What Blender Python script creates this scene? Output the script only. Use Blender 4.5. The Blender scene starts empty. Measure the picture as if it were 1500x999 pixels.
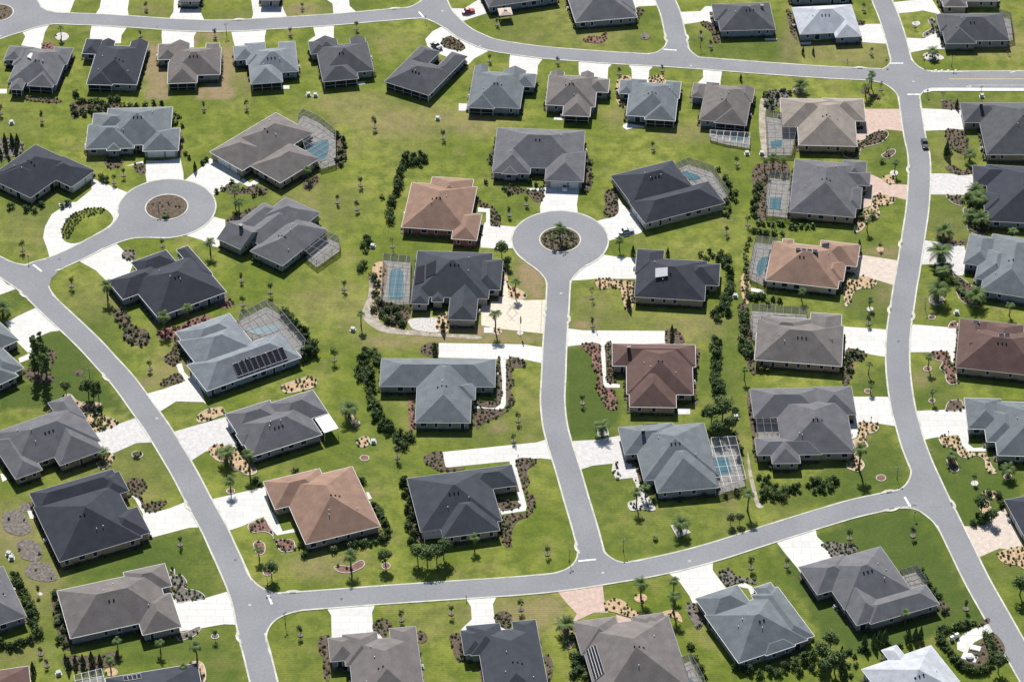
import bpy, math, random
import numpy as np
random.seed(7)
rnd = random.Random(11)
SC = bpy.context.scene
COL = SC.collection
# ------------------------------------------------------------------ camera model
F = 4245.0; TH = math.radians(39.5); D = 816.0
CAM = (0.0, -D*math.cos(TH), D*math.sin(TH))
FW = (0.0, math.cos(TH), -math.sin(TH)); UPV = (0.0, math.sin(TH), math.cos(TH))
def U(px, py, z=0.0):
    """photo pixel -> point of the horizontal plane at height z"""
    a = (px-750.0)/F; b = (499.5-py)/F
    d = (a, FW[1]+b*UPV[1], FW[2]+b*UPV[2])
    t = (z-CAM[2])/d[2]
    return (CAM[0]+t*d[0], CAM[1]+t*d[1])
def PX(x, y, z=0.0):
    v = (x-CAM[0], y-CAM[1], z-CAM[2])
    w = v[1]*FW[1]+v[2]*FW[2]; u = v[1]*UPV[1]+v[2]*UPV[2]
    return (750+F*v[0]/w, 499.5-F*u/w)
# ------------------------------------------------------------------ materials
MATS = {}
def nt(name):
    m = bpy.data.materials.new(name); m.use_nodes = True
    n = m.node_tree; b = n.nodes['Principled BSDF']
    b.inputs['Specular IOR Level'].default_value = 0.2
    return m, n, b
def noisy(name, c1, c2, scale=1.0, rough=0.9, scale2=None, amt2=0.25, detail=4.0, spec=0.2, bump=0):
    """two-colour noise with a second finer noise"""
    if name in MATS: return MATS[name]
    m, n, b = nt(name)
    tc = n.nodes.new('ShaderNodeTexCoord')
    a = n.nodes.new('ShaderNodeTexNoise'); a.inputs['Scale'].default_value = scale; a.inputs['Detail'].default_value = detail
    n.links.new(tc.outputs['Object'], a.inputs['Vector'])
    r = n.nodes.new('ShaderNodeValToRGB'); r.color_ramp.elements[0].position = .34; r.color_ramp.elements[1].position = .66
    r.color_ramp.elements[0].color = (*c1, 1); r.color_ramp.elements[1].color = (*c2, 1)
    n.links.new(a.outputs['Fac'], r.inputs['Fac'])
    out = r.outputs['Color']
    if scale2:
        f = n.nodes.new('ShaderNodeTexNoise'); f.inputs['Scale'].default_value = scale2; f.inputs['Detail'].default_value = 3
        n.links.new(tc.outputs['Object'], f.inputs['Vector'])
        mr = n.nodes.new('ShaderNodeMapRange'); mr.inputs[1].default_value = .3; mr.inputs[2].default_value = .7
        mr.inputs[3].default_value = 1-amt2; mr.inputs[4].default_value = 1+amt2
        n.links.new(f.outputs['Fac'], mr.inputs[0])
        mx = n.nodes.new('ShaderNodeVectorMath'); mx.operation = 'SCALE'
        n.links.new(out, mx.inputs[0]); n.links.new(mr.outputs[0], mx.inputs['Scale']); out = mx.outputs[0]
    n.links.new(out, b.inputs['Base Color'])
    b.inputs['Roughness'].default_value = rough; b.inputs['Specular IOR Level'].default_value = spec
    MATS[name] = m; return m
def sc3(c, k): return tuple(min(1, x*k) for x in c)
def flat(name, c, rough=.7, metal=0, spec=.3, var=.06, scale=1.5):
    return noisy(name, sc3(c, 1-var), sc3(c, 1+var), scale, rough, None, spec=spec)
def roofmat(name, c):
    """asphalt shingles: courses, blotchy weathering, grain"""
    if name in MATS: return MATS[name]
    m, n, b = nt(name)
    tc = n.nodes.new('ShaderNodeTexCoord')
    a = n.nodes.new('ShaderNodeTexNoise'); a.inputs['Scale'].default_value = .35; a.inputs['Detail'].default_value = 5
    g = n.nodes.new('ShaderNodeTexNoise'); g.inputs['Scale'].default_value = 2.2; g.inputs['Detail'].default_value = 6; g.inputs['Roughness'].default_value = .8
    w = n.nodes.new('ShaderNodeTexWave'); w.bands_direction = 'Z'; w.inputs['Scale'].default_value = 3.2; w.inputs['Distortion'].default_value = .6
    for q in (a, g, w): n.links.new(tc.outputs['Object'], q.inputs['Vector'])
    def mr(src, lo, hi):
        q = n.nodes.new('ShaderNodeMapRange'); q.inputs[1].default_value = .3; q.inputs[2].default_value = .7
        q.inputs[3].default_value = lo; q.inputs[4].default_value = hi; n.links.new(src, q.inputs[0]); return q.outputs[0]
    x = mr(a.outputs['Fac'], .84, 1.16); y = mr(g.outputs['Fac'], .84, 1.16); z = mr(w.outputs['Fac'], .97, 1.03)
    m1 = n.nodes.new('ShaderNodeMath'); m1.operation = 'MULTIPLY'; n.links.new(x, m1.inputs[0]); n.links.new(y, m1.inputs[1])
    m2 = n.nodes.new('ShaderNodeMath'); m2.operation = 'MULTIPLY'; n.links.new(m1.outputs[0], m2.inputs[0]); n.links.new(z, m2.inputs[1])
    s = n.nodes.new('ShaderNodeVectorMath'); s.operation = 'SCALE'; s.inputs[0].default_value = c
    n.links.new(m2.outputs[0], s.inputs['Scale']); n.links.new(s.outputs[0], b.inputs['Base Color'])
    b.inputs['Roughness'].default_value = .9; b.inputs['Specular IOR Level'].default_value = .2
    MATS[name] = m; return m
M = {}
M['asphalt'] = noisy('asphalt', (.200,.203,.216), (.232,.235,.248), .07, .9, 1.3, .07, detail=6, spec=.1)
M['concrete'] = noisy('concrete_drive', (.62,.60,.57), (.72,.70,.67), .15, .8, 1.2, .05)
M['kerb'] = noisy('kerb_concrete', (.38,.375,.315), (.54,.53,.46), .35, .85, 2.5, .12)
M['edging'] = noisy('edging_concrete', (.42,.40,.36), (.62,.60,.55), .6, .85)
M['white'] = flat('white_paint', (.68,.68,.68))
M['fascia'] = flat('fascia_grey', (.34,.34,.34))
M['offwhite'] = flat('offwhite_trim', (.62,.62,.60))
M['dark'] = flat('dark_metal', (.025,.026,.028), .5)
M['bronze'] = flat('bronze_frame', (.05,.045,.04), .5)
M['bark'] = noisy('bark', (.09,.07,.05), (.15,.12,.09), 3)
M['steel'] = flat('galvanised', (.35,.36,.37), .4)
M['yellow'] = flat('yellow_paint', (.55,.42,.12))
M['roadwhite'] = noisy('road_white', (.5,.5,.5), (.75,.75,.75), 1.0, .8, 4, .1)
def brick(name, c1, c2, mort, scale, lo=.88, hi=1.1):
    m, n, b = nt(name)
    tc = n.nodes.new('ShaderNodeTexCoord'); t = n.nodes.new('ShaderNodeTexBrick')
    t.inputs['Color1'].default_value = (*c1,1); t.inputs['Color2'].default_value = (*c2,1); t.inputs['Mortar'].default_value = (*mort,1)
    t.inputs['Scale'].default_value = scale; t.inputs['Mortar Size'].default_value = .012
    a = n.nodes.new('ShaderNodeTexNoise'); a.inputs['Scale'].default_value = .8; a.inputs['Detail'].default_value = 5
    n.links.new(tc.outputs['Object'], t.inputs['Vector']); n.links.new(tc.outputs['Object'], a.inputs['Vector'])
    mr = n.nodes.new('ShaderNodeMapRange'); mr.inputs[1].default_value=.3; mr.inputs[2].default_value=.7; mr.inputs[3].default_value=lo; mr.inputs[4].default_value=hi
    n.links.new(a.outputs['Fac'], mr.inputs[0])
    s = n.nodes.new('ShaderNodeVectorMath'); s.operation='SCALE'; n.links.new(t.outputs['Color'], s.inputs[0]); n.links.new(mr.outputs[0], s.inputs['Scale'])
    n.links.new(s.outputs[0], b.inputs['Base Color']); b.inputs['Roughness'].default_value=.85
    return m
_c=brick('concrete_drive_jointed',(.51,.50,.475),(.58,.57,.54),(.475,.465,.44),.11,.95,1.04)
M['concrete']=_c
M['paver_pink'] = brick('paver_pink', (.42,.31,.26), (.51,.39,.33), (.36,.27,.22), 1.2)
M['paver_cream'] = brick('paver_cream', (.53,.465,.37), (.62,.55,.45), (.45,.40,.33), 1.2)
M['paver_grey'] = brick('paver_grey', (.46,.445,.43), (.56,.54,.53), (.36,.345,.33), 1.2)
M['paver_buff'] = brick('paver_buff', (.46,.39,.33), (.55,.475,.41), (.42,.35,.3), 1.2)
M['mulch_brown'] = noisy('mulch_brown', (.06,.045,.033), (.14,.105,.078), 1.4, .95, 6, .35)
M['mulch_red'] = noisy('mulch_red', (.12,.065,.055), (.24,.13,.11), 1.4, .95, 6, .3)
M['mulch_tan'] = noisy('river_rock_tan', (.33,.23,.13), (.50,.36,.23), 1.4, .95, 6, .3)
M['mulch_grey'] = noisy('mulch_grey', (.09,.08,.07), (.19,.165,.145), 1.2, .95, 5, .35)
M['rock_white'] = noisy('rock_white', (.34,.32,.29), (.56,.54,.50), 2.0, .9, 7, .3)
M['dirt'] = noisy('bare_dirt', (.22,.19,.14), (.40,.36,.30), .5, .95, 3, .25)
M['deck'] = noisy('pool_deck', (.38,.355,.32), (.54,.51,.47), .8, .8, 3, .1)
def water():
    m, n, b = nt('pool_water')
    a = n.nodes.new('ShaderNodeTexNoise'); a.inputs['Scale'].default_value = .8
    r = n.nodes.new('ShaderNodeValToRGB'); r.color_ramp.elements[0].color=(.07,.21,.26,1); r.color_ramp.elements[1].color=(.11,.30,.36,1)
    n.links.new(a.outputs['Fac'], r.inputs['Fac']); n.links.new(r.outputs['Color'], b.inputs['Base Color'])
    b.inputs['Roughness'].default_value=.08; b.inputs['Specular IOR Level'].default_value=.5
    return m
M['water'] = water()
def glass():
    m, n, b = nt('window_glass'); b.inputs['Base Color'].default_value=(.03,.04,.05,1); b.inputs['Roughness'].default_value=.1
    b.inputs['Specular IOR Level'].default_value=.6; return m
M['glass'] = glass()
def screen():
    m, n, b = nt('insect_screen'); b.inputs['Base Color'].default_value=(.05,.055,.07,1); b.inputs['Roughness'].default_value=1
    b.inputs['Alpha'].default_value=.36; return m
M['screen'] = screen()
def lanai():
    m, n, b = nt('lanai_screen'); b.inputs['Base Color'].default_value=(.02,.022,.03,1); b.inputs['Roughness'].default_value=.6
    b.inputs['Alpha'].default_value=.93; return m
M['lanai'] = lanai()
def solar():
    m, n, b = nt('solar_cells'); b.inputs['Base Color'].default_value=(.012,.013,.02,1); b.inputs['Roughness'].default_value=.7
    b.inputs['Specular IOR Level'].default_value=.1; return m
M['solar'] = solar()
def leaf(name, c1, c2):
    m = noisy(name, c1, c2, .9, .8, 5.0, .35, spec=.15)
    return m
M['leaf_mid'] = leaf('leaf_mid', (0.057,0.090,0.029), (0.127,0.169,0.057))
M['leaf_dark'] = leaf('leaf_dark', (0.029,0.053,0.020), (0.075,0.112,0.040))
M['leaf_light'] = leaf('leaf_light', (.08,.11,.03), (.14,.17,.05))
M['leaf_palm'] = leaf('leaf_palm', (0.057,0.098,0.033), (0.144,0.195,0.060))
M['leaf_dusty'] = leaf('leaf_dusty', (.07,.075,.05), (.13,.135,.085))
M['leaf_red'] = leaf('leaf_red', (.09,.035,.03), (.16,.06,.045))
M['leaf_olive'] = leaf('leaf_olive', (.09,.10,.03), (.15,.15,.05))
# lawn with per-vertex health
def lawn():
    m, n, b = nt('lawn_grass')
    tc = n.nodes.new('ShaderNodeTexCoord'); geo = n.nodes.new('ShaderNodeNewGeometry')
    def noise(s, d=4, rgh=.5):
        q = n.nodes.new('ShaderNodeTexNoise'); q.inputs['Scale'].default_value=s; q.inputs['Detail'].default_value=d; q.inputs['Roughness'].default_value=rgh
        n.links.new(geo.outputs['Position'], q.inputs['Vector']); return q.outputs['Fac']
    def ramp(src, lo, hi, a=.40, z=.60):
        q = n.nodes.new('ShaderNodeMapRange'); q.inputs[1].default_value=a; q.inputs[2].default_value=z; q.inputs[3].default_value=lo; q.inputs[4].default_value=hi
        n.links.new(src, q.inputs[0]); return q.outputs[0]
    def mix(f, c1, c2):
        q = n.nodes.new('ShaderNodeMix'); q.data_type='RGBA'
        if isinstance(f, float): q.inputs[0].default_value=f
        else: n.links.new(f, q.inputs[0])
        for i, c in ((6, c1), (7, c2)):
            if isinstance(c, tuple): q.inputs[i].default_value=(*c,1)
            else: n.links.new(c, q.inputs[i])
        return q.outputs[2]
    base = mix(ramp(noise(.035, 5), 0, 1), (.118,.150,.021), (.200,.215,.044))
    base = mix(ramp(noise(.22, 5, .65), 0, .75, .4, .62), base, (.072,.104,.018))
    base = mix(ramp(noise(.09, 6, .65), 0, .75, .54, .74), base, (.225,.195,.075))
    at = n.nodes.new('ShaderNodeAttribute'); at.attribute_name='tint'
    sep = n.nodes.new('ShaderNodeSeparateColor'); n.links.new(at.outputs['Color'], sep.inputs[0])
    base = mix(sep.outputs[1], base, (.052,.083,.018))
    # brown with breakup
    mm = n.nodes.new('ShaderNodeMath'); mm.operation='MULTIPLY'; n.links.new(sep.outputs[0], mm.inputs[0]); n.links.new(ramp(noise(.35, 6, .7), .7, 1.5), mm.inputs[1])
    mm.use_clamp = True
    base = mix(mm.outputs[0], base, (.235,.175,.105))
    # mower stripes + grain
    w = n.nodes.new('ShaderNodeTexWave'); w.bands_direction='Y'; w.inputs['Scale'].default_value=.42; w.inputs['Distortion'].default_value=1.6; w.inputs['Detail'].default_value=2; w.inputs['Detail Scale'].default_value=.4
    n.links.new(geo.outputs['Position'], w.inputs['Vector'])
    g1 = ramp(w.outputs['Fac'], .93, 1.07, 0, 1); g2 = ramp(noise(1.2, 6, .85), .74, 1.26, .3, .7)
    m1 = n.nodes.new('ShaderNodeMath'); m1.operation='MULTIPLY'; n.links.new(g1, m1.inputs[0]); n.links.new(g2, m1.inputs[1])
    s = n.nodes.new('ShaderNodeVectorMath'); s.operation='SCALE'; n.links.new(base, s.inputs[0]); n.links.new(m1.outputs[0], s.inputs['Scale'])
    n.links.new(s.outputs[0], b.inputs['Base Color']); b.inputs['Roughness'].default_value=.95; b.inputs['Specular IOR Level'].default_value=.1
    return m
M['lawn'] = lawn()
# ------------------------------------------------------------------ mesh helpers
class MB:
    def __init__(s): s.v=[]; s.f=[]
    def add(s, vs, fs):
        o=len(s.v); s.v += [tuple(map(float,v)) for v in vs]; s.f += [tuple(i+o for i in f) for f in fs]; return s
    def quad(s, a,b,c,d): return s.add([a,b,c,d],[(0,1,2,3)])
    def box(s, x0,y0,z0,x1,y1,z1, ang=0, org=(0,0)):
        ca,sa=math.cos(ang),math.sin(ang); v=[]
        for z in (z0,z1):
            for x,y in ((x0,y0),(x1,y0),(x1,y1),(x0,y1)): v.append((org[0]+x*ca-y*sa, org[1]+x*sa+y*ca, z))
        return s.add(v,[(3,2,1,0),(4,5,6,7),(0,1,5,4),(1,2,6,5),(2,3,7,6),(3,0,4,7)])
    def bar(s, a, b, w, h=None):
        """square bar from a to b"""
        h = h or w; a=np.array(a,float); b=np.array(b,float); d=b-a; L=np.linalg.norm(d)
        if L<1e-6: return s
        d/=L; up=np.array((0,0,1.)) if abs(d[2])<.9 else np.array((1.,0,0)); sd=np.cross(d,up); sd/=np.linalg.norm(sd); u=np.cross(sd,d)
        v=[]
        for p in (a,b):
            for i,j in ((-1,-1),(1,-1),(1,1),(-1,1)): v.append(tuple(p+sd*i*w/2+u*j*h/2))
        return s.add(v,[(3,2,1,0),(4,5,6,7),(0,1,5,4),(1,2,6,5),(2,3,7,6),(3,0,4,7)])
    def tube(s, pts, rad, n=6, cap=True):
        pts=[np.array(p,float) for p in pts]; vs=[]; fs=[]
        for k,p in enumerate(pts):
            d = pts[min(k+1,len(pts)-1)]-pts[max(k-1,0)]; d=d/ (np.linalg.norm(d)+1e-9)
            up=np.array((0,0,1.)) if abs(d[2])<.9 else np.array((1.,0,0)); a=np.cross(d,up); a/=np.linalg.norm(a); c=np.cross(d,a)
            r = rad[k] if hasattr(rad,'__len__') else rad
            for i in range(n):
                t=2*math.pi*i/n; vs.append(tuple(p+a*r*math.cos(t)+c*r*math.sin(t)))
        for k in range(len(pts)-1):
            for i in range(n): fs.append((k*n+i,k*n+(i+1)%n,(k+1)*n+(i+1)%n,(k+1)*n+i))
        if cap: fs.append(tuple(range(n-1,-1,-1))); fs.append(tuple((len(pts)-1)*n+i for i in range(n)))
        return s.add(vs,fs)
    def ball(s, c, r, nu=8, nv=5, sq=(1,1,1)):
        vs=[(c[0],c[1],c[2]+r*sq[2])]; fs=[]
        for j in range(1,nv):
            p=math.pi*j/nv
            for i in range(nu):
                t=2*math.pi*i/nu; vs.append((c[0]+r*sq[0]*math.sin(p)*math.cos(t), c[1]+r*sq[1]*math.sin(p)*math.sin(t), c[2]+r*sq[2]*math.cos(p)))
        vs.append((c[0],c[1],c[2]-r*sq[2])); L=len(vs)-1
        for i in range(nu): fs.append((0,1+i,1+(i+1)%nu)); fs.append((L,1+(nv-2)*nu+(i+1)%nu,1+(nv-2)*nu+i))
        for j in range(nv-2):
            for i in range(nu): fs.append((1+j*nu+i,1+(j+1)*nu+i,1+(j+1)*nu+(i+1)%nu,1+j*nu+(i+1)%nu))
        return s.add(vs,fs)
    def mesh(s, name, mat=None):
        me=bpy.data.meshes.new(name); me.from_pydata(s.v,[],s.f); me.update()
        if mat: me.materials.append(mat)
        return me
    def build(s, name, mat, parent=None, loc=None):
        return obj(name, s.mesh(name, mat), parent, loc)
def obj(name, me, parent=None, loc=None):
    o=bpy.data.objects.new(name, me); COL.objects.link(o)
    if parent: o.parent=parent
    if loc: o.location=loc
    return o
def tag(o, label=None, cat=None, group=None, kind=None):
    if label: o['label']=label
    if cat: o['category']=cat
    if group: o['group']=group
    if kind: o['kind']=kind
    return o
def empty(name, loc=(0,0,0), rz=0):
    o=bpy.data.objects.new(name,None); COL.objects.link(o); o.location=loc; o.rotation_euler=(0,0,rz); o.empty_display_size=.5; return o
from mathutils.geometry import tessellate_polygon
from mathutils import Vector
def area2(p): return sum(p[i][0]*p[(i+1)%len(p)][1]-p[(i+1)%len(p)][0]*p[i][1] for i in range(len(p)))/2
def sheet(name, pts, z, mat, parent=None, kind='structure'):
    """flat polygon sheet (may be concave)"""
    if area2(pts)<0: pts=pts[::-1]
    vs=[(x,y,z) for x,y in pts]
    tr=tessellate_polygon([[Vector(v) for v in vs]])
    fs=[]
    for t in tr:
        a,b,c=[vs[i] for i in t]
        cr=(b[0]-a[0])*(c[1]-a[1])-(b[1]-a[1])*(c[0]-a[0])
        if abs(cr)<1e-9: continue
        fs.append(tuple(t) if cr>0 else tuple(t[::-1]))
    mb=MB(); mb.v=vs; mb.f=fs
    o=mb.build(name,mat,parent)
    if kind: o['kind']=kind
    return o
def inpoly(x,y,p):
    c=False; n=len(p); j=n-1
    for i in range(n):
        xi,yi=p[i]; xj,yj=p[j]
        if (yi>y)!=(yj>y) and x<(xj-xi)*(y-yi)/(yj-yi)+xi: c=not c
        j=i
    return c
def smooth(pts, closed=False, n=6):
    P=[np.array(p,float) for p in pts]; N=len(P); out=[]
    rng=range(N) if closed else range(N-1)
    for i in rng:
        if closed: p0,p1,p2,p3=P[i-1],P[i],P[(i+1)%N],P[(i+2)%N]
        else: p0,p1,p2,p3=P[max(i-1,0)],P[i],P[i+1],P[min(i+2,N-1)]
        for k in range(n):
            t=k/n
            out.append(tuple(.5*((2*p1)+(-p0+p2)*t+(2*p0-5*p1+4*p2-p3)*t*t+(-p0+3*p1-3*p2+p3)*t**3)))
    if not closed: out.append(tuple(P[-1]))
    return out
def offset(line, d):
    """left-offset an open polyline"""
    out=[]; N=len(line)
    for i in range(N):
        a=line[max(i-1,0)]; b=line[min(i+1,N-1)]
        dx,dy=b[0]-a[0],b[1]-a[1]; L=math.hypot(dx,dy) or 1
        out.append((line[i][0]-dy/L*d, line[i][1]+dx/L*d))
    return out
def coffset(poly, d):
    """inward offset of closed polygon (ccw)"""
    if area2(poly)<0: poly=poly[::-1]
    out=[]; N=len(poly)
    for i in range(N):
        a=poly[i-1]; b=poly[(i+1)%N]; dx,dy=b[0]-a[0],b[1]-a[1]; L=math.hypot(dx,dy) or 1
        out.append((poly[i][0]-dy/L*d, poly[i][1]+dx/L*d))
    return poly,out
_z=[0.012]
def nextz(): _z[0]+=.0006; return _z[0]
# ------------------------------------------------------------------ ground
TINT=[ # px,py,rx,ry(px), brown, lush
 (230,110,12,34,.9,0),(333,100,10,32,.9,0),(310,52,14,7,.8,0),(270,56,16,8,.5,0),(218,70,8,20,.4,0),
 (360,115,14,30,.35,0),(520,150,60,14,.35,0),(580,180,50,22,.5,0),(690,180,40,20,.45,0),(560,60,60,16,.15,0),
 (640,170,30,18,.3,0),(760,60,60,12,.15,.1),(870,50,50,14,.25,0),(900,170,18,12,.35,0),(1010,195,40,14,.35,0),
 (470,300,60,30,.2,0),(470,440,50,30,.25,0),(520,460,30,40,.25,0),(570,500,45,12,.5,0),(430,700,40,10,0,.1),
 (530,680,60,50,0,.35),(560,640,24,60,0,.4),(470,830,50,18,.45,0),(420,670,80,18,0,.4),(360,690,40,30,0,.3),
 (100,520,60,50,0,.75),(30,435,30,20,0,.7),(130,500,50,60,0,.6),(230,820,90,40,0,.75),(60,620,60,40,0,.3),(190,690,70,40,.15,.3),
 (250,860,70,25,0,.7),(200,935,90,22,0,.55),(70,930,30,40,0,.4),(30,960,40,20,.2,.3),(330,960,30,60,0,.5),(450,960,60,50,0,.3),
 (1310,830,100,90,0,.8),(1170,850,50,50,0,.5),(1080,815,50,20,0,.3),(1380,900,50,50,0,.4),(1430,900,60,60,0,.4),
 (1260,760,60,20,0,.7),(1280,690,60,40,0,.8),(1400,690,70,60,0,.75),(1460,830,60,30,0,.5),
 (870,590,45,90,0,.7),(870,720,50,60,0,.5),(960,790,90,30,0,.25),(1150,730,60,20,0,.5),(1060,560,30,100,0,.5),(900,470,60,14,.2,.2),
 (1010,480,50,20,.35,0),(780,610,30,60,.15,.1),(760,740,60,60,0,.1),(700,830,80,20,0,.1),(730,900,60,20,.4,0),(780,900,40,25,.5,0),(870,885,40,14,.1,0),
 (1280,440,40,24,0,.6),(1300,430,20,20,.35,.2),(1280,560,40,30,0,.5),(1340,690,20,20,0,.4),(1270,350,60,30,0,.35),(1300,370,30,8,.6,0),(1390,330,40,30,.15,.4),(1360,440,14,30,.1,.4),
 (1380,550,40,20,0,.5),(1350,555,14,12,.5,.2),(1395,490,40,14,.2,.3),(1395,220,30,30,.2,.2),(1300,220,50,30,0,.5),(1400,150,60,14,0,.5),(1280,75,60,16,.3,0),(1450,60,60,20,.4,0),(1200,80,30,10,.4,0),(1160,60,16,40,.4,0),
 (1060,60,90,20,0,.45),(930,40,40,30,0,.4),(1060,120,60,8,0,.25),(980,400,60,10,.15,.25),(1000,370,60,14,.1,0),(870,455,40,30,.2,.2),(855,475,20,8,.7,0),(780,400,22,30,.9,0),(700,485,60,10,.75,0),(640,480,40,8,.8,0),
 (20,180,40,20,.1,.1),(40,330,50,40,.15,.3),(30,40,40,14,.2,0),(100,55,50,14,0,.3),(370,25,60,10,.2,.2),(440,15,30,10,.5,0),(500,10,40,10,0,.6),(130,15,60,10,0,.3),(230,15,30,10,.2,.2),
 (20,780,40,40,.5,0),(60,850,40,40,.35,.1),(240,600,60,12,0,.4),(250,540,30,30,.35,0),(220,560,16,10,.5,0),(330,500,20,20,0,.2),(130,440,50,30,.15,0),(280,380,40,10,0,.5),(370,300,50,20,0,.4),
 (960,640,60,10,0,.4),(1030,470,20,10,.4,0),(760,290,40,30,0,.3),(1070,690,12,80,.35,.4),(1070,300,14,90,0,.2),(1400,60,40,10,0,.1),(1340,860,10,30,0,.3),(600,210,40,30,.1,.1),(700,640,80,10,.1,.2),(730,625,14,10,.6,.1)]
LOTS=[([(1140,800),(1330,744),(1455,912),(1370,930),(1270,962),(1205,935),(1165,850)],0,.85),([(832,510),(872,510),(908,600),(905,618),(836,642)],0,.85),([(855,686),(940,690),(962,745),(1100,742),(1108,772),(920,818),(888,800)],0,.35),
 ([(1006,50),(1160,58),(1166,94),(1020,84)],0,.55),([(214,68),(246,70),(248,146),(212,146)],.75,0),([(322,70),(343,72),(340,146),(292,143),(290,130),(318,118)],.8,0),([(262,44),(296,46),(292,66),(268,64)],.6,0),
 ([(1236,426),(1306,410),(1302,478),(1235,468)],0,.6),([(44,495),(90,486),(195,612),(128,590),(0,602),(0,572),(60,560)],0,.85),([(216,796),(292,776),(330,868),(262,884),(240,836),(100,850),(100,836)],0,.6),([(230,945),(342,918),(362,1010),(286,1005),(280,968),(100,985)],0,.55),
 ([(1346,560),(1400,560),(1412,600),(1340,602)],0,.5),([(1358,640),(1500,690),(1500,745),(1410,772)],0,.7),([(1250,660),(1300,632),(1330,690),(1270,728),(1120,748)],0,.6),([(760,405),(770,368),(800,400),(800,438),(772,438)],.7,.1),([(480,150),(560,150),(700,170),(720,190),(600,200),(480,180)],.3,0),
 ([(700,20),(830,0),(850,60),(960,76),(760,66)],.12,.1),([(1208,90),(1180,62),(1300,70),(1300,98)],.3,0),([(735,880),(815,870),(835,905),(800,915),(750,905)],.5,0),([(548,892),(680,882),(690,905),(676,925),(620,925)],.12,0),([(596,462),(795,490),(792,504),(600,500)],.5,0)]
def make_ground():
    ax=[-4000,-2000,-1000,-500,-320]+list(np.arange(-222,222.1,2.0))+[320,500,1000,2000,4000]
    ay=[-500,-400,-300,-230]+list(np.arange(-180,262.1,2.0))+[300,400,600,1000,2000,4500]
    nx,ny=len(ax),len(ay); vs=[(float(x),float(y),0.0) for y in ay for x in ax]
    fs=[(j*nx+i,j*nx+i+1,(j+1)*nx+i+1,(j+1)*nx+i) for j in range(ny-1) for i in range(nx-1)]
    mb=MB(); mb.v=vs; mb.f=fs
    me=mb.mesh('lawn_ground',M['lawn'])
    arr=np.array(vs); x=arr[:,0]; y=arr[:,1]
    w=(y-CAM[1])*FW[1]+(-CAM[2])*FW[2]; u=(y-CAM[1])*UPV[1]-CAM[2]*UPV[2]
    px=750+F*x/w; py=499.5-F*u/w
    br=np.zeros(len(vs)); lu=np.zeros(len(vs))
    for cx,cy,rx,ry,b,l in TINT:
        d=((px-cx)/rx)**2+((py-cy)/ry)**2; g=np.clip(1.25*np.exp(-d*.8)-.1,0,1)
        br=np.maximum(br,g*b); lu=np.maximum(lu,g*l)
    for P,b_,l_ in LOTS:
        ins=np.zeros(len(vs),bool); j=len(P)-1
        for i in range(len(P)):
            xi,yi=P[i]; xj,yj=P[j]
            if yi!=yj: ins^=((yi>py)!=(yj>py))&(px<(xj-xi)*(py-yi)/(yj-yi)+xi)
            j=i
        br[ins]=np.maximum(br[ins],b_); lu[ins]=np.maximum(lu[ins],l_)
    at=me.attributes.new('tint','FLOAT_COLOR','POINT'); c=np.zeros((len(vs),4)); c[:,0]=br; c[:,1]=lu; c[:,3]=1
    at.data.foreach_set('color',c.ravel()); 
    tag(obj('ground',me),kind='structure')
make_ground()
# ------------------------------------------------------------------ roads
HW=3.12
def LN(pts): return [U(*p) for p in pts]
ROADS={
 'right_street':(HW,[(1255,-200),(1272,-90),(1288,-25),(1292,0),(1300,20),(1307,40),(1313,60),(1318,80),(1324,105),(1330,130),(1334,160),(1340,200),(1345.5,225),(1347,250),(1346,280),(1343.5,310),(1339,340),(1336,360),(1329.7,400),(1326,420),(1321.5,450),(1317,480),(1315,510),(1315.5,540),(1318.5,570),(1323.5,600),(1329,620),(1337.5,650),(1349,680),(1358,700),(1372,730),(1387,760),(1406,799),(1431,850),(1459,900),(1487,950),(1515,999),(1530,1025),(1580,1120)]),
 'top_street':(HW,[(1330,112),(1300,110.5),(1250,108.5),(1200,106),(1150,102.5),(1100,99),(1050,95),(1000,91.5),(950,88.3),(900,85.5),(850,82),(800,78),(750,71.5),(720,66),(700,58.5),(680,48.5),(662,34),(648,18),(640,0),(634,-25),(620,-90),(600,-200)]),
 'west_street':(HW,[(650,17),(600,20),(550,24),(500,28.5),(450,32),(400,35),(350,37.8),(300,38.6),(250,36.5),(200,33),(150,30),(100,28),(60,26),(20,22),(-5,19)]),
 'north_lane':(HW,[(997,92),(991.6,60),(988,45),(982,20),(973,-2),(964,-25),(940,-90),(905,-200)]),
 'east_road':(4.7,[(1318,113),(1345,116),(1380,117.6),(1420,117.8),(1500,117.6),(1560,117.6),(1800,118)]),
 'left_street':(HW,[(-120,300),(-30,372),(0,390.5),(22,405),(43,420),(75,451),(111.5,485),(134,507),(155,530),(182,560),(211,600),(229,625),(244.5,650),(270,693),(292,735),(314,775),(325,799),(337,825),(350,855),(360,885),(369,930),(377,960),(386.5,999),(393,1025),(420,1120)]),
 'stem_lane':(HW,[(14,410),(36,401),(56,393),(80,386),(120,368),(160,346),(200,325),(244,305)]),
 'centre_lane':(HW,[(820.5,360),(820,390),(818.5,415),(817.5,430),(816.5,450),(813,500),(811,550),(809.5,580),(810.3,600),(813.5,625),(820,650),(832.5,690),(844,730),(856,770),(864,800),(870,822),(876,846)]),
 'bottom_street':(HW,[(362,885),(400,882.5),(450,879.4),(500,875.8),(550,872),(600,868.5),(650,865.2),(700,862),(750,858.7),(800,854.3),(850,848),(900,840),(950,831.5),(1000,820.5),(1050,807),(1100,791),(1150,775),(1200,759.7),(1250,745),(1300,734),(1335,728),(1368,720)]),
}
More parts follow.
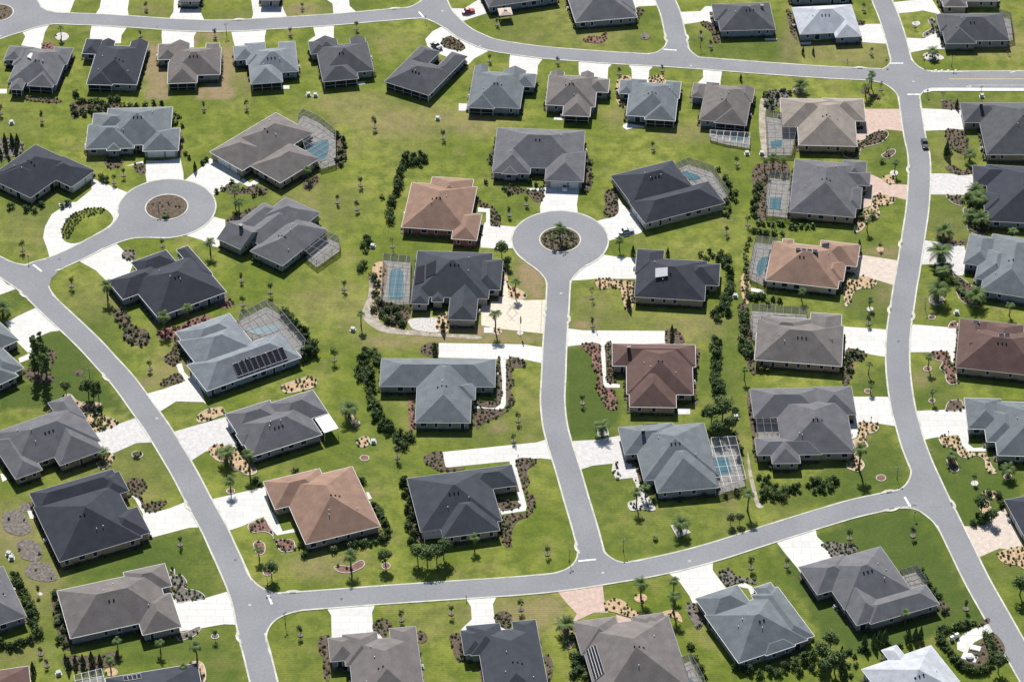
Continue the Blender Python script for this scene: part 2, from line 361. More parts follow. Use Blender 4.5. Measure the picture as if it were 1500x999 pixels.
FILL={ # fillet curve (outer kerb line) + interior point
 1:([(841,797),(844.5,805),(844,816),(838,826),(826,834),(806,840),(786,843)],(868,845)),
 2:([(881,797),(886,807),(894,815),(905,821),(918,823),(935,821),(952,816.5)],(876,845)),
 3:([(1329,676),(1333,690),(1330,703),(1322,713),(1310,718),(1290,722),(1270,727)],(1362,722)),
 4:([(1286,749),(1305,746.5),(1325,745),(1341,747),(1353,754),(1364,766),(1374,782)],(1375,735)),
 5:([(349,801),(357,822),(365,841),(376,854),(390,863),(408,868),(430,867.5),(450,865)],(366,882)),
 6:([(480,891.5),(455,893.5),(434,896.5),(415,902.5),(402,911),(394,922),(391,935),(393,949),(397,962)],(366,888)),
 7:([(-4,371),(10,380),(26,386),(44,388),(58,385),(72,379)],(38,408)),
 8:([(106,389),(92,395),(81,400.5),(74,408),(72,417),(76,427),(85,438),(95,448)],(56,414)),
 9:([(925,78),(945,79),(960,77),(970,71),(975,63),(972,51),(970,44)],(990,88)),
 10:([(1004,46),(1006,60),(1009,70),(1018,80),(1030,85.5),(1048,87.5),(1068,89)],(996,92)),
 11:([(1302,78),(1304,88),(1300,96),(1291,101.5),(1278,103),(1262,101.5)],(1320,112)),
 12:([(1332,72),(1335,83),(1340,92),(1350,100),(1362,104),(1380,104.6),(1400,104.4)],(1330,114)),
 13:([(1252,117.5),(1275,120),(1292,123),(1303,129),(1311,139),(1315,152)],(1325,114)),
 14:([(1348,160),(1346.5,148),(1350,139),(1358,133),(1370,131.5),(1390,131.5)],(1330,116)),
 15:([(590,30),(608,28),(622,28.5),(634,33),(644,40),(652,48)],(650,18)),
 16:([(620,-14),(616,-2),(609,6),(596,11),(580,13.5)],(640,10)),
 17:([(749,362),(757,374),(769,384),(782,393),(792,402),(797,412),(799,425)],(818,385)),
 18:([(892,361),(884,374),(871,384),(857,392),(846,401),(839,412),(836,425)],(822,385)),
 19:([(140,373),(155,365),(175,356),(197,350),(222,349.5),(246,352)],(200,332)),
 20:([(132,348),(150,338),(164,328),(172,316),(176,304)],(200,322)),
 21:([(-6,61),(14,55),(34,47.5),(54,41),(78,37),(104,37)],(40,26)),
 22:([(44,-10),(50,2),(60,10),(76,16),(104,20)],(36,22)),
}
asph=[]   # (polygon world, name)
for nm,(hw,pts) in ROADS.items():
    ln=smooth(LN(pts),False,5); L=offset(ln,hw); R=offset(ln,-hw)
    asph.append((nm,L+R[::-1],ln,hw))
fil=[]
BULB=[(U(244.2,305.5),14.4,U(244.2,304),6.5),(U(820.3,352),14.0,U(820.4,351.5),6.2),(U(-4,19),14.0,U(-3,19.5),5.2)]
def snapk(p):
    best=(2.2,p)
    for nm,poly,ln,hw in asph:
        for s in (1,-1):
            for a,b in zip(offset(ln,s*(hw+.45)),offset(ln,s*(hw+.45))[1:]):
                dx,dy=b[0]-a[0],b[1]-a[1]; t=max(0,min(1,((p[0]-a[0])*dx+(p[1]-a[1])*dy)/(dx*dx+dy*dy+1e-9))); q=(a[0]+dx*t,a[1]+dy*t); d=math.hypot(q[0]-p[0],q[1]-p[1])
                if d<best[0]: best=(d,q)
    for c_,r_,_,_ in BULB:
        d=math.hypot(p[0]-c_[0],p[1]-c_[1])
        if abs(d-r_-.45)<best[0]: k=(r_+.45)/d; best=(abs(d-r_-.45),(c_[0]+(p[0]-c_[0])*k,c_[1]+(p[1]-c_[1])*k))
    return best[1]
for k,(cv,ip) in FILL.items():
    w=LN(cv); w[0]=snapk(w[0]); w[-1]=snapk(w[-1])
    for e_,f_ in ((1,0),(-2,-1)):
        s_=snapk(w[e_]); w[e_]=((w[e_][0]+s_[0])/2,(w[e_][1]+s_[1])/2)
    c=smooth(w,False,5); q=U(*ip)
    # asphalt curve = kerb curve moved towards the interior point's side by the kerb width
    d=.45; a=offset(c,d); b=offset(c,-d)
    m=len(c)//2
    inn=a if (a[m][0]-q[0])**2+(a[m][1]-q[1])**2<(b[m][0]-q[0])**2+(b[m][1]-q[1])**2 else b
    sgn=1 if inn is a else -1
    fil.append((inn+[q],c,inn,sgn))
def circ(cx,cy,r,n=72): return [(cx+r*math.cos(2*math.pi*i/n),cy+r*math.sin(2*math.pi*i/n)) for i in range(n)]
BULB=[(U(244.2,305.5),14.4,U(244.2,304),6.5),(U(820.3,352),14.0,U(820.4,351.5),6.2),(U(-4,19),14.0,U(-3,19.5),5.2)]
def ring_sheet(name,c,r0,r1,z,mat,n=72,ci=None):
    ci=ci or c; mb=MB(); a=circ(c[0],c[1],r1,n); b=circ(ci[0],ci[1],r0,n)
    for i in range(n): j=(i+1)%n; mb.quad((*a[i],z),(*a[j],z),(*b[j],z),(*b[i],z))
    return tag(mb.build(name,M['asphalt'] if mat is None else mat,None),kind='structure')
zk=.052
for nm,poly,ln,hw in asph:
    zk+=.0006; L=offset(ln,hw); R=offset(ln,-hw); mb=MB()
    # leave the islands clear
    for i in range(len(ln)-1):
        cx=(ln[i][0]+ln[i+1][0])/2; cy=(ln[i][1]+ln[i+1][1])/2
        if any(math.hypot(cx-ci[0],cy-ci[1])<ri+1.5 for c,r,ci,ri in BULB): continue
        mb.quad((*R[i],zk),(*R[i+1],zk),(*L[i+1],zk),(*L[i],zk))
    tag(mb.build('road',M['asphalt']),kind='structure')
for poly,c,inn,sg in fil:
    zk+=.0006; sheet('road',poly,zk,M['asphalt'])
for c,r,ci,ri in BULB:
    zk+=.0006; ring_sheet('road',c,ri,r,zk,None,72,ci)
ZROAD=zk
polys=[p for _,p,_,_ in asph]+[p for p,_,_,_ in fil]+[circ(*c,r) for c,r,ci,ri in BULB]
polys.append([U(*q) for q in [(1336,722),(1366,714),(1380,742),(1352,744),(1338,738)]])
sheet('road',polys[-1],zk+.0012,M['asphalt'])
polys.append([U(*q) for q in [(40,400),(60,394),(86,397),(82,402),(75,408),(73,418),(62,422),(45,412)]])
sheet('road',polys[-1],zk+.0006,M['asphalt'])
PBB=[(min(q[0] for q in p),min(q[1] for q in p),max(q[0] for q in p),max(q[1] for q in p)) for p in polys]
NOK=[(U(1354,736),3.2),(U(62,406),3.3),(U(1002,96),1.0)]
def onroad(x,y,skip=-1):
    if skip<0 and any(math.hypot(x-ci[0],y-ci[1])<ri for c,r,ci,ri in BULB): return False
    if skip>=0 and any(math.hypot(x-p[0],y-p[1])<r for p,r in NOK): return True
    return any(i!=skip and bb[0]<=x<=bb[2] and bb[1]<=y<=bb[3] and inpoly(x,y,p) for i,(p,bb) in enumerate(zip(polys,PBB)))
KERB=[]
def kerb_line(line,side,skip,mb):
    """raised kerb strip from the asphalt edge outward; skips where another carriageway passes"""
    d=.45*side; A=line; B=offset(line,d)
    for i in range(len(A)-1):
        mx=(A[i][0]+A[i+1][0]+B[i][0]+B[i+1][0])/4; my=(A[i][1]+A[i+1][1]+B[i][1]+B[i+1][1])/4
        if onroad(mx,my,skip): continue
        h=.125
        a,b,c,e=(*A[i],h-.03),(*A[i+1],h-.03),(*B[i+1],h),(*B[i],h)
        if side>0: mb.quad(a,b,c,e)
        else: mb.quad(e,c,b,a)
        mb.quad((*A[i],0),(*A[i+1],0),b,a); mb.quad((*B[i],0),(*B[i+1],0),c,e)
def dens(l,s=1.0):
    out=[l[0]]
    for a,b in zip(l,l[1:]):
        n=max(1,int(math.hypot(b[0]-a[0],b[1]-a[1])/s))
        for k in range(1,n+1): out.append((a[0]+(b[0]-a[0])*k/n,a[1]+(b[1]-a[1])*k/n))
    return out
for i,(nm,poly,ln,hw) in enumerate(asph):
    mb=MB()
    kerb_line(dens(offset(ln,hw)),1,i,mb); kerb_line(dens(offset(ln,-hw)),-1,i,mb)
    tag(mb.build('kerb',M['kerb']),kind='structure')
for k,(poly,c,inn,sg) in enumerate(fil):
    mb=MB(); kerb_line(dens(inn,.6),-sg,len(asph)+k,mb)
    if mb.f: tag(mb.build('kerb',M['kerb']),kind='structure')
for k,(c,r,ci,ri) in enumerate(BULB):
    mb=MB(); l=circ(*c,r,90); l.append(l[0]); kerb_line(l,-1,len(asph)+len(fil)+k,mb)
    tag(mb.build('kerb',M['kerb']),kind='structure')
    mb=MB(); l=circ(*ci,ri,60); l.append(l[0]); B=circ(*ci,ri-.4,60); B.append(B[0])
    for i in range(60):
        mb.quad((*l[i],.16),(*l[i+1],.16),(*B[i+1],.16),(*B[i],.16)); mb.quad((*l[i],0),(*l[i+1],0),(*l[i+1],.16),(*l[i],.16)); mb.quad((*B[i+1],.0),(*B[i],0),(*B[i],.16),(*B[i+1],.16))
    tag(mb.build('island_kerb',M['kerb']),kind='structure')
    sheet('island_bed',circ(*ci,ri-.38,60),.10,M['mulch_brown'])
def px_road(a,b,w,mat,name='road_marking',z=None):
    p=U(*a); q=U(*b); dx,dy=q[0]-p[0],q[1]-p[1]; L=math.hypot(dx,dy); nx,ny=-dy/L*w/2,dx/L*w/2
    sheet(name,[(p[0]+nx,p[1]+ny),(q[0]+nx,q[1]+ny),(q[0]-nx,q[1]-ny),(p[0]-nx,p[1]-ny)],z or ZROAD+.02,mat)
for a,b in [((847,822),(873,819.3)),((392.8,871),(398.3,885)),((1325,728),(1334,743)),((1303,93.5),(1323,93.5)),((1329,139),(1348,139)),((971.5,73),(991,74.5)),((613.5,18),(620.5,26)),((48.5,388),(61,398))]:
    px_road(a,b,.62,M['roadwhite'])
px_road((1390,116.6),(1560,116.6),.3,M['yellow']); px_road((1420,125.6),(1560,125.8),.16,M['roadwhite'])
for a,b in [((1366,106.2),(1400,105.9)),((1400,105.9),(1448,104.6))]: px_road(a,b,.2,M['roadwhite'],z=ZROAD+.024)
for x,l in ((1364,8),(1374,7),(1385,5),(1397,3.5)): px_road((x,106),(x+l,102.6),.35,M['roadwhite'],z=ZROAD+.028)
px_road((1480,107),(1487,105.6),.3,M['roadwhite'])
for a,b in (((1415,127.6),(1419,126.4)),((1419,126.4),(1423,127.6)),((1423,127.6),(1419,128.8)),((1419,128.8),(1415,127.6))): px_road(a,b,.16,M['roadwhite'],z=ZROAD+.03)
sheet('pavement',LN([(1352,133.5),(1364,129.6),(1385,129.4),(1560,130),(1560,134.6),(1385,134.2),(1366,134.6),(1354,137)]),.15,M['concrete'])
mhl=flat('manhole_light',(.34,.34,.34)); mhd=flat('manhole_dark',(.09,.09,.09))
for x,y,l in ((87,380,0),(883,839,1),(366,886,1),(345,820,0),(1012,97,1),(703,68,1),(648,17,1),(230,613,1),(230,40,0),(822,430,1),(1316,500,0),(1010,822,1),(1338,120,1),(500,877,0),(1365,660,0)):
    sheet('manhole_cover',circ(*U(x,y),.42,16),ZROAD+.012,mhl if l else mhd)
# storm drains on the kerbs
DR=[(31,433),(154,554),(349,933.5),(427,866.5),(351,28.5),(583,12.5),(1392,742),(1300,718.5),(1308,456.5),(1334.5,462),(1319,357),(1330,251),(975,57),(1005,57),(831,470),(846,800),(1306,745),(797,460),(1255,100.5),(277.5,743)]
ms=MB()
def tangent_at(x,y):
    best=None
    for nm,poly,ln,hw in asph:
        for i in range(len(ln)-1):
            a=ln[i]; d=(a[0]-x)**2+(a[1]-y)**2
            if best is None or d<best[0]: best=(d,math.atan2(ln[i+1][1]-a[1],ln[i+1][0]-a[0]),a)
    return best
for k,(x,y) in enumerate(DR):
    p=U(x,y); d,t,c=tangent_at(*p)
    sd_=1 if (-(math.sin(t))*(p[0]-c[0])+math.cos(t)*(p[1]-c[1]))>0 else -1
    if math.sqrt(d)<6: p=(c[0]-math.sin(t)*sd_*(HW+.1),c[1]+math.cos(t)*sd_*(HW+.1))
    e=empty('storm_drain',(p[0],p[1],0),t)
    side=1 if (-(math.sin(t))*(p[0]-c[0])+math.cos(t)*(p[1]-c[1]))>0 else -1
    s=side
    m=MB(); hull=[(-2.6,0),(-1.5,.55*s),(-.7,.85*s),(.7,.85*s),(1.5,.55*s),(2.6,0),(2.4,-.25*s),(-2.4,-.25*s)]
    n=len(hull); m.add([(a,b,.03) for a,b in hull]+[(a,b,.165) for a,b in hull],[tuple(range(n,2*n)) if s<0 else tuple(range(2*n-1,n-1,-1))]+[(i,(i+1)%n,n+(i+1)%n,n+i) for i in range(n)])
    m.build('apron',M['kerb'],e)
    m=MB(); m.box(-.75,-.1-.22*(s>0)+.0,.12,.75,.1+.22*(s<0),.19); m.build('grate',M['dark'],e)
    DRAINS=globals().setdefault('DRAINS',[]); DRAINS.append((e,x,y))
# ------------------------------------------------------------------ driveways and paths
CO='concrete'
DRV=[(CO,[(44,-6),(60,14),(80,19.5),(108,21.5),(103,14),(113,-6)]),(CO,[(149,-6),(146,12),(138,20),(150,24),(189,26),(187,15),(190,-6)]),
(CO,[(255,-4),(254,18),(248,28),(300,31.5),(294,18),(294,-4)]),(CO,[(368,0),(371,22),(367,31),(422,27),(415,14),(412,0)]),(CO,[(472,-4),(487,6),(488,20),(484,23),(524,20),(512,9),(511,-4)]),
(CO,[(31,67),(37,54),(36,48),(74,36),(66,47),(60,72)]),(CO,[(133,38),(186,42),(178,52),(177,64),(131,64)]),(CO,[(236,45),(290,47),(284,54),(284,70),(238,70)]),
(CO,[(338,47),(391,45),(388,54),(388,68),(344,68)]),(CO,[(457,41),(489,38),(489,60),(480,66),(452,64),(452,60),(462,53)]),
(CO,[(644,40),(634,46),(623,58),(626,68),(645,80),(660,86),(675,92),(683,98),(695,86),(714,79),(690,69),(665,56)]),
(CO,[(746,82),(795,88),(788,96),(787,110),(746,108)]),(CO,[(847,90),(898,94),(891,100),(890,116),(848,110)]),(CO,[(919,95),(958,98),(951,104),(950,124),(926,124),(925,102)]),
(CO,[(1024,102),(1062,105),(1056,110),(1055,128),(1030,128),(1018,126),(1030,114),(1029,107)]),(CO,[(660,12),(680,13),(704,-2),(716,19),(676,32)]),
(CO,[(912,-5),(955,-5),(963,9),(936,10),(924,15),(912,14)]),(CO,[(995,18),(1026,17),(1033,10),(1050,10),(1050,32),(1056,39),(1052,41),(1040,36),(1028,32),(1002,37)]),
(CO,[(1246,36),(1292,35.5),(1301,65),(1258,62),(1248,60)]),(CO,[(1307,4),(1364,-2),(1378,20),(1374,21),(1352,16),(1316,21)]),
(CO,[(1327,56),(1354,57),(1368,48),(1380,47),(1388,60),(1386,72),(1356,73),(1333,78)]),(CO,[(1346,159),(1412,162),(1418,190),(1356,192),(1349,195)]),
('paver_pink',[(1262,160),(1317,160),(1323,193),(1298,190),(1284,196),(1262,206),(1245,208),(1240,195),(1258,190)]),
('paver_pink',[(1270,255),(1279,257),(1308,270),(1331,270.5),(1329,294),(1305,287),(1285,284),(1278,290),(1276,302),(1262,306),(1256,300),(1268,285)]),
('paver_buff',[(1250,372),(1311,381),(1307,419),(1280,409),(1258,405),(1248,400)]),(CO,[(1230,478),(1302,483),(1299,524),(1245,513),(1241,516),(1239,524),(1233,524),(1230,500)]),
(CO,[(1238,581),(1302,581),(1312,625),(1285,620),(1257,618),(1258,632),(1254,641),(1244,644),(1243,618)]),('paver_grey',[(1362,254),(1424,256),(1430,286),(1361,285)]),
('paver_grey',[(1354,352),(1412,360),(1420,386),(1410,404),(1396,402),(1386,392),(1376,387),(1347,389)]),(CO,[(1335,475),(1406,481),(1406,516),(1400,534),(1393,534),(1390,516),(1332,516)]),
(CO,[(1337,602),(1414,599),(1420,636),(1418,650),(1426,656),(1444,655),(1444,661),(1418,661),(1408,651),(1406,638),(1374,640),(1351,645)]),
('paver_buff',[(1407,770),(1430,771),(1442,768),(1452,754),(1472,745),(1482,766),(1502,802),(1490,806),(1464,803),(1450,809),(1440,818),(1436,820)]),
(CO,[(1447,912),(1463,930),(1442,930),(1428,940),(1420,948),(1417,957),(1402,951),(1402,939),(1412,927),(1430,919)]),
(CO,[(214,236),(239,236),(264,232),(271,264),(213,268)]),(CO,[(183,244),(209,236),(211,242),(200,242)]),
(CO,[(134,262),(140,264),(184,281),(178,290),(170,300),(166,326),(152,340),(132,352),(115,360),(64,384),(69,364),(63,348),(66,332),(76,314),(88,306),(86,298),(112,296),(134,278)]),
(CO,[(270,264),(300,242),(308,232),(352,258),(352,267),(330,276),(318,286),(312,298),(296,282)]),(CO,[(350,267),(366,275),(380,268),(376,262),(366,268),(356,262)]),
(CO,[(170,356),(185,372),(196,384),(190,400),(160,412),(154,410),(140,396),(118,384)]),(CO,[(270,350),(300,330),(315,318),(330,322),(330,345),(325,364),(308,360),(296,352)]),(CO,[(352,322),(366,316),(372,320),(360,328)]),
(CO,[(797,256),(852,258),(847,286),(845,300),(850,311),(788,311),(797,285)]),(CO,[(772,276),(797,276),(797,281),(772,280)]),
(CO,[(700,304),(718,306),(718,330),(757,332),(750,350),(758,371),(744,366),(722,364),(704,363),(704,332),(712,325),(712,311),(700,311)]),
(CO,[(872,324),(900,318),(906,312),(900,292),(906,290),(912,300),(928,312),(942,338),(938,342),(912,348),(888,354)]),
('paver_cream',[(730,408),(744,411),(746,436),(769,440),(798,439),(795,489),(734,482),(705,477),(705,440),(730,442)]),
(CO,[(840,412),(852,396),(886,375),(932,378),(932,409),(874,408.5)]),
(CO,[(643,502.5),(766,504.5),(796,509.5),(794,534),(770,527),(642,524)]),(CO,[(733,526),(741,527),(741,592),(738,598),(733,600),(694,598),(694,593),(732,592)]),
(CO,[(829,481),(854,484),(974,485),(974,503),(895,505),(860,504),(829,508)]),(CO,[(879,504),(886,505),(888.5,561),(908,563),(908,568),(889,568),(884,565)]),
(CO,[(648,662),(786,648),(802,643),(809,674),(792,671),(755,675),(720,678),(653,685)]),(CO,[(746,674.5),(754,674),(771.5,741),(770,748),(732,754),(731,748),(761,743.5)]),
('paver_grey',[(835,646),(876,644),(908,638),(922,670),(926,684),(942,684),(943,698),(905,702),(897,679),(868,682),(850,689)]),
(CO,[(311,731),(388,713),(396,745),(405,758),(414,778),(432,774),(433,779),(406,784),(400,778),(386,757),(340,777)]),
('paver_grey',[(255,632),(330,611),(352,640),(356,655),(348,656),(330,652),(300,662),(284,673)]),(CO,[(213,576),(240,570),(272,558),(285,545),(302,592),(298,589),(258,588),(235,603)]),
(CO,[(240,545),(262,532),(268,536),(270,548),(280,556),(272,560),(264,552),(262,542)]) if False else (CO,[(258,534),(266,532),(270,545),(280,556),(273,559),(262,546)]),
(CO,[(8,472),(50,452),(89,486),(74,486),(60,492),(44,499),(50,519),(46,525),(29,532),(27,525),(42,518),(24,500)]),(CO,[(-20,400),(0,408),(21,426),(0,432),(-20,440)]),
('paver_grey',[(124,638),(197,613),(224,649),(200,649),(166,664),(144,664)]),(CO,[(209,754),(214,749),(232,749),(250,744),(273,735),(293,773),(277,773),(250,780),(216,789)]),(CO,[(190,723),(199,722),(205,730),(215,752),(210,754),(198,732)]),
(CO,[(251,872),(260,883),(300,876),(327,868),(345,916),(328,914),(300,919),(255,926)]),(CO,[(476,890),(551,886),(545,897),(547,930),(506,934),(486,938),(485,901)]),
(CO,[(681,876),(729,873),(722,885),(726,918),(693,920),(676,926),(676,921),(691,907),(690,889)]),('paver_pink',[(816,867),(886,860),(885,877),(891,897),(870,897),(838,912),(845,899),(828,881)]),('paver_pink',[(902,900),(924,906),(926,915),(906,914)]),
(CO,[(979,841),(1046,824),(1044,835),(1064,862),(1034,872),(1016,886),(1010,873),(996,853)]),(CO,[(1079,857),(1090,853),(1102,859),(1106,868),(1100,871),(1096,862),(1086,860)]),
(CO,[(1138,796),(1196,777),(1197,786),(1212,800),(1220,818),(1199,826),(1178,834),(1175,842),(1168,832)]),(CO,[(728,588),(728,588),(728,588)]) if False else (CO,[(552,926),(566,926),(566,938),(553,938)]),
(CO,[(733,918),(745,918),(744,926),(733,926)]),(CO,[(1232,812),(1246,812),(1246,820),(1234,822)])]
def to_kerb(p):
    best=None
    for nm,poly,ln,hw in asph:
        for a in ln:
            d=math.hypot(a[0]-p[0],a[1]-p[1])
            if best is None or d-hw<best[0]: best=(d-hw,a,hw)
    for c_,r_,_,_ in BULB:
        d=math.hypot(c_[0]-p[0],c_[1]-p[1])
        if d-r_<best[0]: best=(d-r_,c_,r_)
    g,a,hw=best
    if -.6<g<2.6:
        d=g+hw; k=(hw-.6)/d; return (a[0]+(p[0]-a[0])*k,a[1]+(p[1]-a[1])*k)
    return p
for mt,pts in DRV:
    w=LN(pts); ds=[]
    for p_,q_ in zip(w,w[1:]+w[:1]):
        n_=max(1,int(math.hypot(q_[0]-p_[0],q_[1]-p_[1])/3)); ds+=[(p_[0]+(q_[0]-p_[0])*k/n_,p_[1]+(q_[1]-p_[1])*k/n_) for k in range(n_)]
    sheet('driveway',[to_kerb(p) for p in ds],nextz(),M[mt])
# diamond border pattern in the cream paver drive
dm=noisy('paver_dark_band',(.34,.30,.26),(.42,.38,.33),1)
def band(a,b,z): px_road(a,b,.22,dm,'driveway',z)
zz=nextz()+.01
for k,(a,b) in enumerate([((750,451),(758,459)),((758,459),(750,466)),((750,466),(742,459)),((742,459),(750,451)),((746,446),(754,453.5)),((754,444),(745.5,453.5)),((746,471),(750,467)),((750,467),(754,471)),((794,439.5),(792,487))]): band(a,b,zz+.002*k)
sheet('lawn',smooth(LN([(166,320),(158,309),(148,305),(135,306),(115,312),(98,326),(91,343),(96,354),(114,356),(140,343),(160,330)]),True,4),nextz()+.02,M['lawn'])
# white rock/dirt band round the screened pool garden, bare strips
sheet('dirt_path',smooth(LN([(541,405),(540,430),(531,455),(532,467),(545,479),(565,488),(600,491),(650,494),(700,497),(700,492),(650,489),(600,484),(572,479),(556,470),(552,455),(548,440),(548,420),(548,400)]),True,4),nextz(),M['dirt'])
sheet('dirt_path',smooth(LN([(600,468),(640,466),(646,486),(610,484),(600,476)]),True,4),nextz(),M['rock_white'])
sheet('dirt_path',smooth(LN([(1113,150),(1118,146),(1122,160),(1123,195),(1124,230),(1118,232),(1112,190)]),True,4),nextz(),M['dirt'])
sheet('dirt_path',smooth(LN([(1095,660),(1101,690),(1112,735),(1120,742),(1108,742),(1100,712),(1096,690)]),True,4),nextz(),M['dirt'])
# ------------------------------------------------------------------ planting beds: (colour, edging, closed outline in photo px, density of small plants)
BEDS=[]
def bed(col,edge,pts,dens_=.35,kind='plant',desc=None,sm=True):
    w=LN(pts); w=smooth(w,True,4) if sm else w
    BEDS.append(dict(col=col,edge=edge,poly=w,dens=dens_,kind=kind,desc=desc,c=(sum(p[0] for p in pts)/len(pts),sum(p[1] for p in pts)/len(pts))))
def ring(x,y,r,col='mulch_brown',edge=True,ry=None,d=.25):
    bed(col,edge,[(x+r*math.cos(t),y+(ry or r*.62)*math.sin(t)) for t in [2*math.pi*i/10 for i in range(10)]],d)
# kidney/ring beds
ring(91,54,10,'rock_white',False); ring(338,719.5,6.5,'mulch_red'); ring(392,839,7,'mulch_red'); ring(565.5,829,6.5,'mulch_red',ry=5)
bed('mulch_red',True,[(489,831),(500,828),(512,829),(524,822),(532,821),(534,828),(526,834),(512,839),(498,838)],.3)
bed('mulch_red',True,[(371,796),(378,792),(386,795),(389,802),(387,810),(381,813),(375,810),(372,803)],.3)
bed('mulch_red',True,[(364,768),(375,764),(388,760),(394,770),(400,780),(402,790),(416,790),(430,792),(431,806),(412,808),(404,796),(398,784),(388,779),(372,780),(364,776)],.9)
ring(534,671,7,'mulch_red'); bed('mulch_tan',True,[(522,648),(528,641),(538,639),(542,646),(538,653),(528,655)],1.2)
bed('mulch_tan',True,[(501,600),(506,596),(514,604),(520,614),(527,618),(525,624),(516,623),(510,612)],.4)
bed('mulch_tan',True,[(412,566),(420,561),(436,556),(452,552),(462,556),(464,562),(458,568),(444,572),(426,576),(415,574)],.9)
bed('mulch_tan',True,[(304,660),(310,653),(326,650),(332,655),(344,655),(356,665),(368,680),(376,688),(374,694),(362,696),(352,690),(342,688),(336,678),(322,676),(312,670)],.8)
bed('mulch_tan',True,[(288,612),(296,603),(310,598),(326,597),(330,606),(320,610),(306,616),(292,619)],.7)
bed('mulch_tan',True,[(123,600),(134,595),(146,606),(162,612),(172,617),(170,622),(158,628),(146,632),(132,637),(123,630)],1.0)
bed('mulch_tan',True,[(140,666),(150,660),(160,661),(167,670),(160,682),(150,688),(142,682)],.8); ring(201,666,8.5,'mulch_red')
bed('mulch_tan',True,[(86,588),(96,578),(104,578),(112,586),(124,590),(146,590),(146,598),(130,606),(120,600),(104,592)],.7)
bed('mulch_brown',False,[(70,516),(80,514),(82,524),(76,532),(60,536),(40,540),(36,550),(48,560),(74,562),(80,552),(70,545),(76,535)],1.0,sm=True)
ring(115,546,8,'mulch_brown',False)
ring(108,322,0.1) if False else None
bed('mulch_brown',False,[(91,344),(92,332),(100,320),(116,310),(136,305),(152,306),(150,312),(136,316),(122,320),(112,330),(106,340),(100,350),(93,350)],2.2)
bed('mulch_brown',False,[(152,235),(166,232),(182,235),(176,244),(160,247)],.9); bed('mulch_brown',False,[(196,242),(210,240),(214,252),(206,256),(198,250)],.9)
ring(189,374,11,'mulch_grey',False,8,1.0)
bed('mulch_brown',False,[(330,272),(345,268),(352,276),(374,272),(392,278),(386,286),(360,284),(336,284)],1.1); bed('mulch_brown',False,[(336,318),(348,314),(366,306),(378,304),(384,312),(366,318),(344,326),(330,324)],.9)
bed('mulch_brown',False,[(494,198),(502,200),(508,215),(506,235),(498,246),(492,246),(492,225)],.8); bed('mulch_brown',False,[(444,260),(458,254),(468,262),(458,276),(446,278)],.8)
# left garden of small conifers etc
bed('mulch_brown',False,[(166,456),(176,452),(190,464),(196,478),(215,484),(220,495),(214,506),(190,504),(180,494),(180,482),(168,466)],.7)
bed('mulch_red',False,[(232,484),(246,478),(262,478),(280,468),(300,462),(312,468),(300,480),(280,486),(262,494),(240,498),(230,492)],.8); bed('mulch_brown',False,[(256,494),(264,498),(268,512),(266,526),(256,536),(244,532),(240,524),(252,512)],1.4)
bed('mulch_brown',False,[(234,562),(244,554),(260,546),(268,552),(266,560),(250,564),(238,566)],1.4)
bed('mulch_red',False,[(318,440),(328,434),(338,440),(342,448),(332,452),(320,450)],.8)
# around left grey patches
for x,y,rx,ry in ((22,766,22,19),(38,744,11,7),(44,806,19,17),(60,838,24,16)): bed('mulch_grey',False,[(x+rx*math.cos(t)*rnd.uniform(.82,1.12)+.35*ry*math.sin(t),y+ry*math.sin(t)*rnd.uniform(.85,1.1)) for t in [.63*i for i in range(10)]],.08)
bed('mulch_brown',False,[(186,704),(200,700),(214,706),(214,716),(206,724),(212,738),(228,734),(244,734),(242,740),(226,750),(212,748),(204,732),(190,722)],1.3)
bed('mulch_grey',True,[(250,834),(256,834),(257,842),(266,842),(274,852),(272,862),(286,864),(298,870),(299,877),(276,880),(260,882),(252,866)],1.0)
bed('mulch_grey',True,[(258,926),(270,926),(292,917),(293,924),(284,932),(274,936),(262,938)],.7)
bed('mulch_tan',True,[(277,972),(290,968),(299,974),(302,990),(299,999),(288,999),(280,985)],.7); ring(163,984,10,'mulch_tan',False); ring(59,870,4,'rock_white',False)
bed('mulch_brown',False,[(76,870),(84,868),(92,900),(98,930),(104,950),(96,950),(84,925),(78,895)],.5); bed('mulch_brown',False,[(92,962),(110,960),(140,960),(170,954),(170,972),(150,978),(110,982),(94,978)],.4)
ring(315,932,6,'mulch_grey')
# centre
bed('mulch_brown',False,[(700,290),(706,296),(716,300),(730,312),(734,330),(719,330),(719,307),(706,303),(700,298)],1.6)
bed('mulch_brown',False,[(718,228),(724,216),(728,232),(722,244),(714,236)],.7); bed('mulch_brown',False,[(736,276),(752,272),(768,278),(786,280),(797,284),(794,294),(784,296),(772,284),(756,284),(742,284)],1.3)
bed('mulch_brown',False,[(856,225),(864,232),(866,250),(868,268),(862,280),(852,284),(854,262),(858,245)],.8); bed('mulch_brown',False,[(886,282),(896,278),(904,290),(906,310),(896,318),(884,316),(886,300)],1.1)
bed('mulch_brown',False,[(900,258),(905,262),(908,280),(906,290),(900,284)],.8)
bed('mulch_tan',True,[(724,388),(736,384),(742,396),(744,412),(748,420),(760,424),(771,432),(768,438),(752,438),(744,432),(742,415),(732,404)],.6)
ring(728,486,7,'mulch_tan',True,5,.6); ring(762,488,4.5,'rock_white',True,3.4,0)
bed('mulch_tan',False,[(644,460),(654,458),(656,470),(656,486),(642,484),(640,470)],.8); bed('mulch_brown',False,[(616,510),(624,504),(640,504),(642,522),(628,522),(618,518)],.9)
bed('mulch_brown',False,[(743,527),(770,530),(768,538),(752,540),(750,552),(754,562),(748,572),(754,584),(748,598),(738,606),(728,612),(718,616),(706,622),(698,628),(696,600),(735,600),(742,594)],1.0)
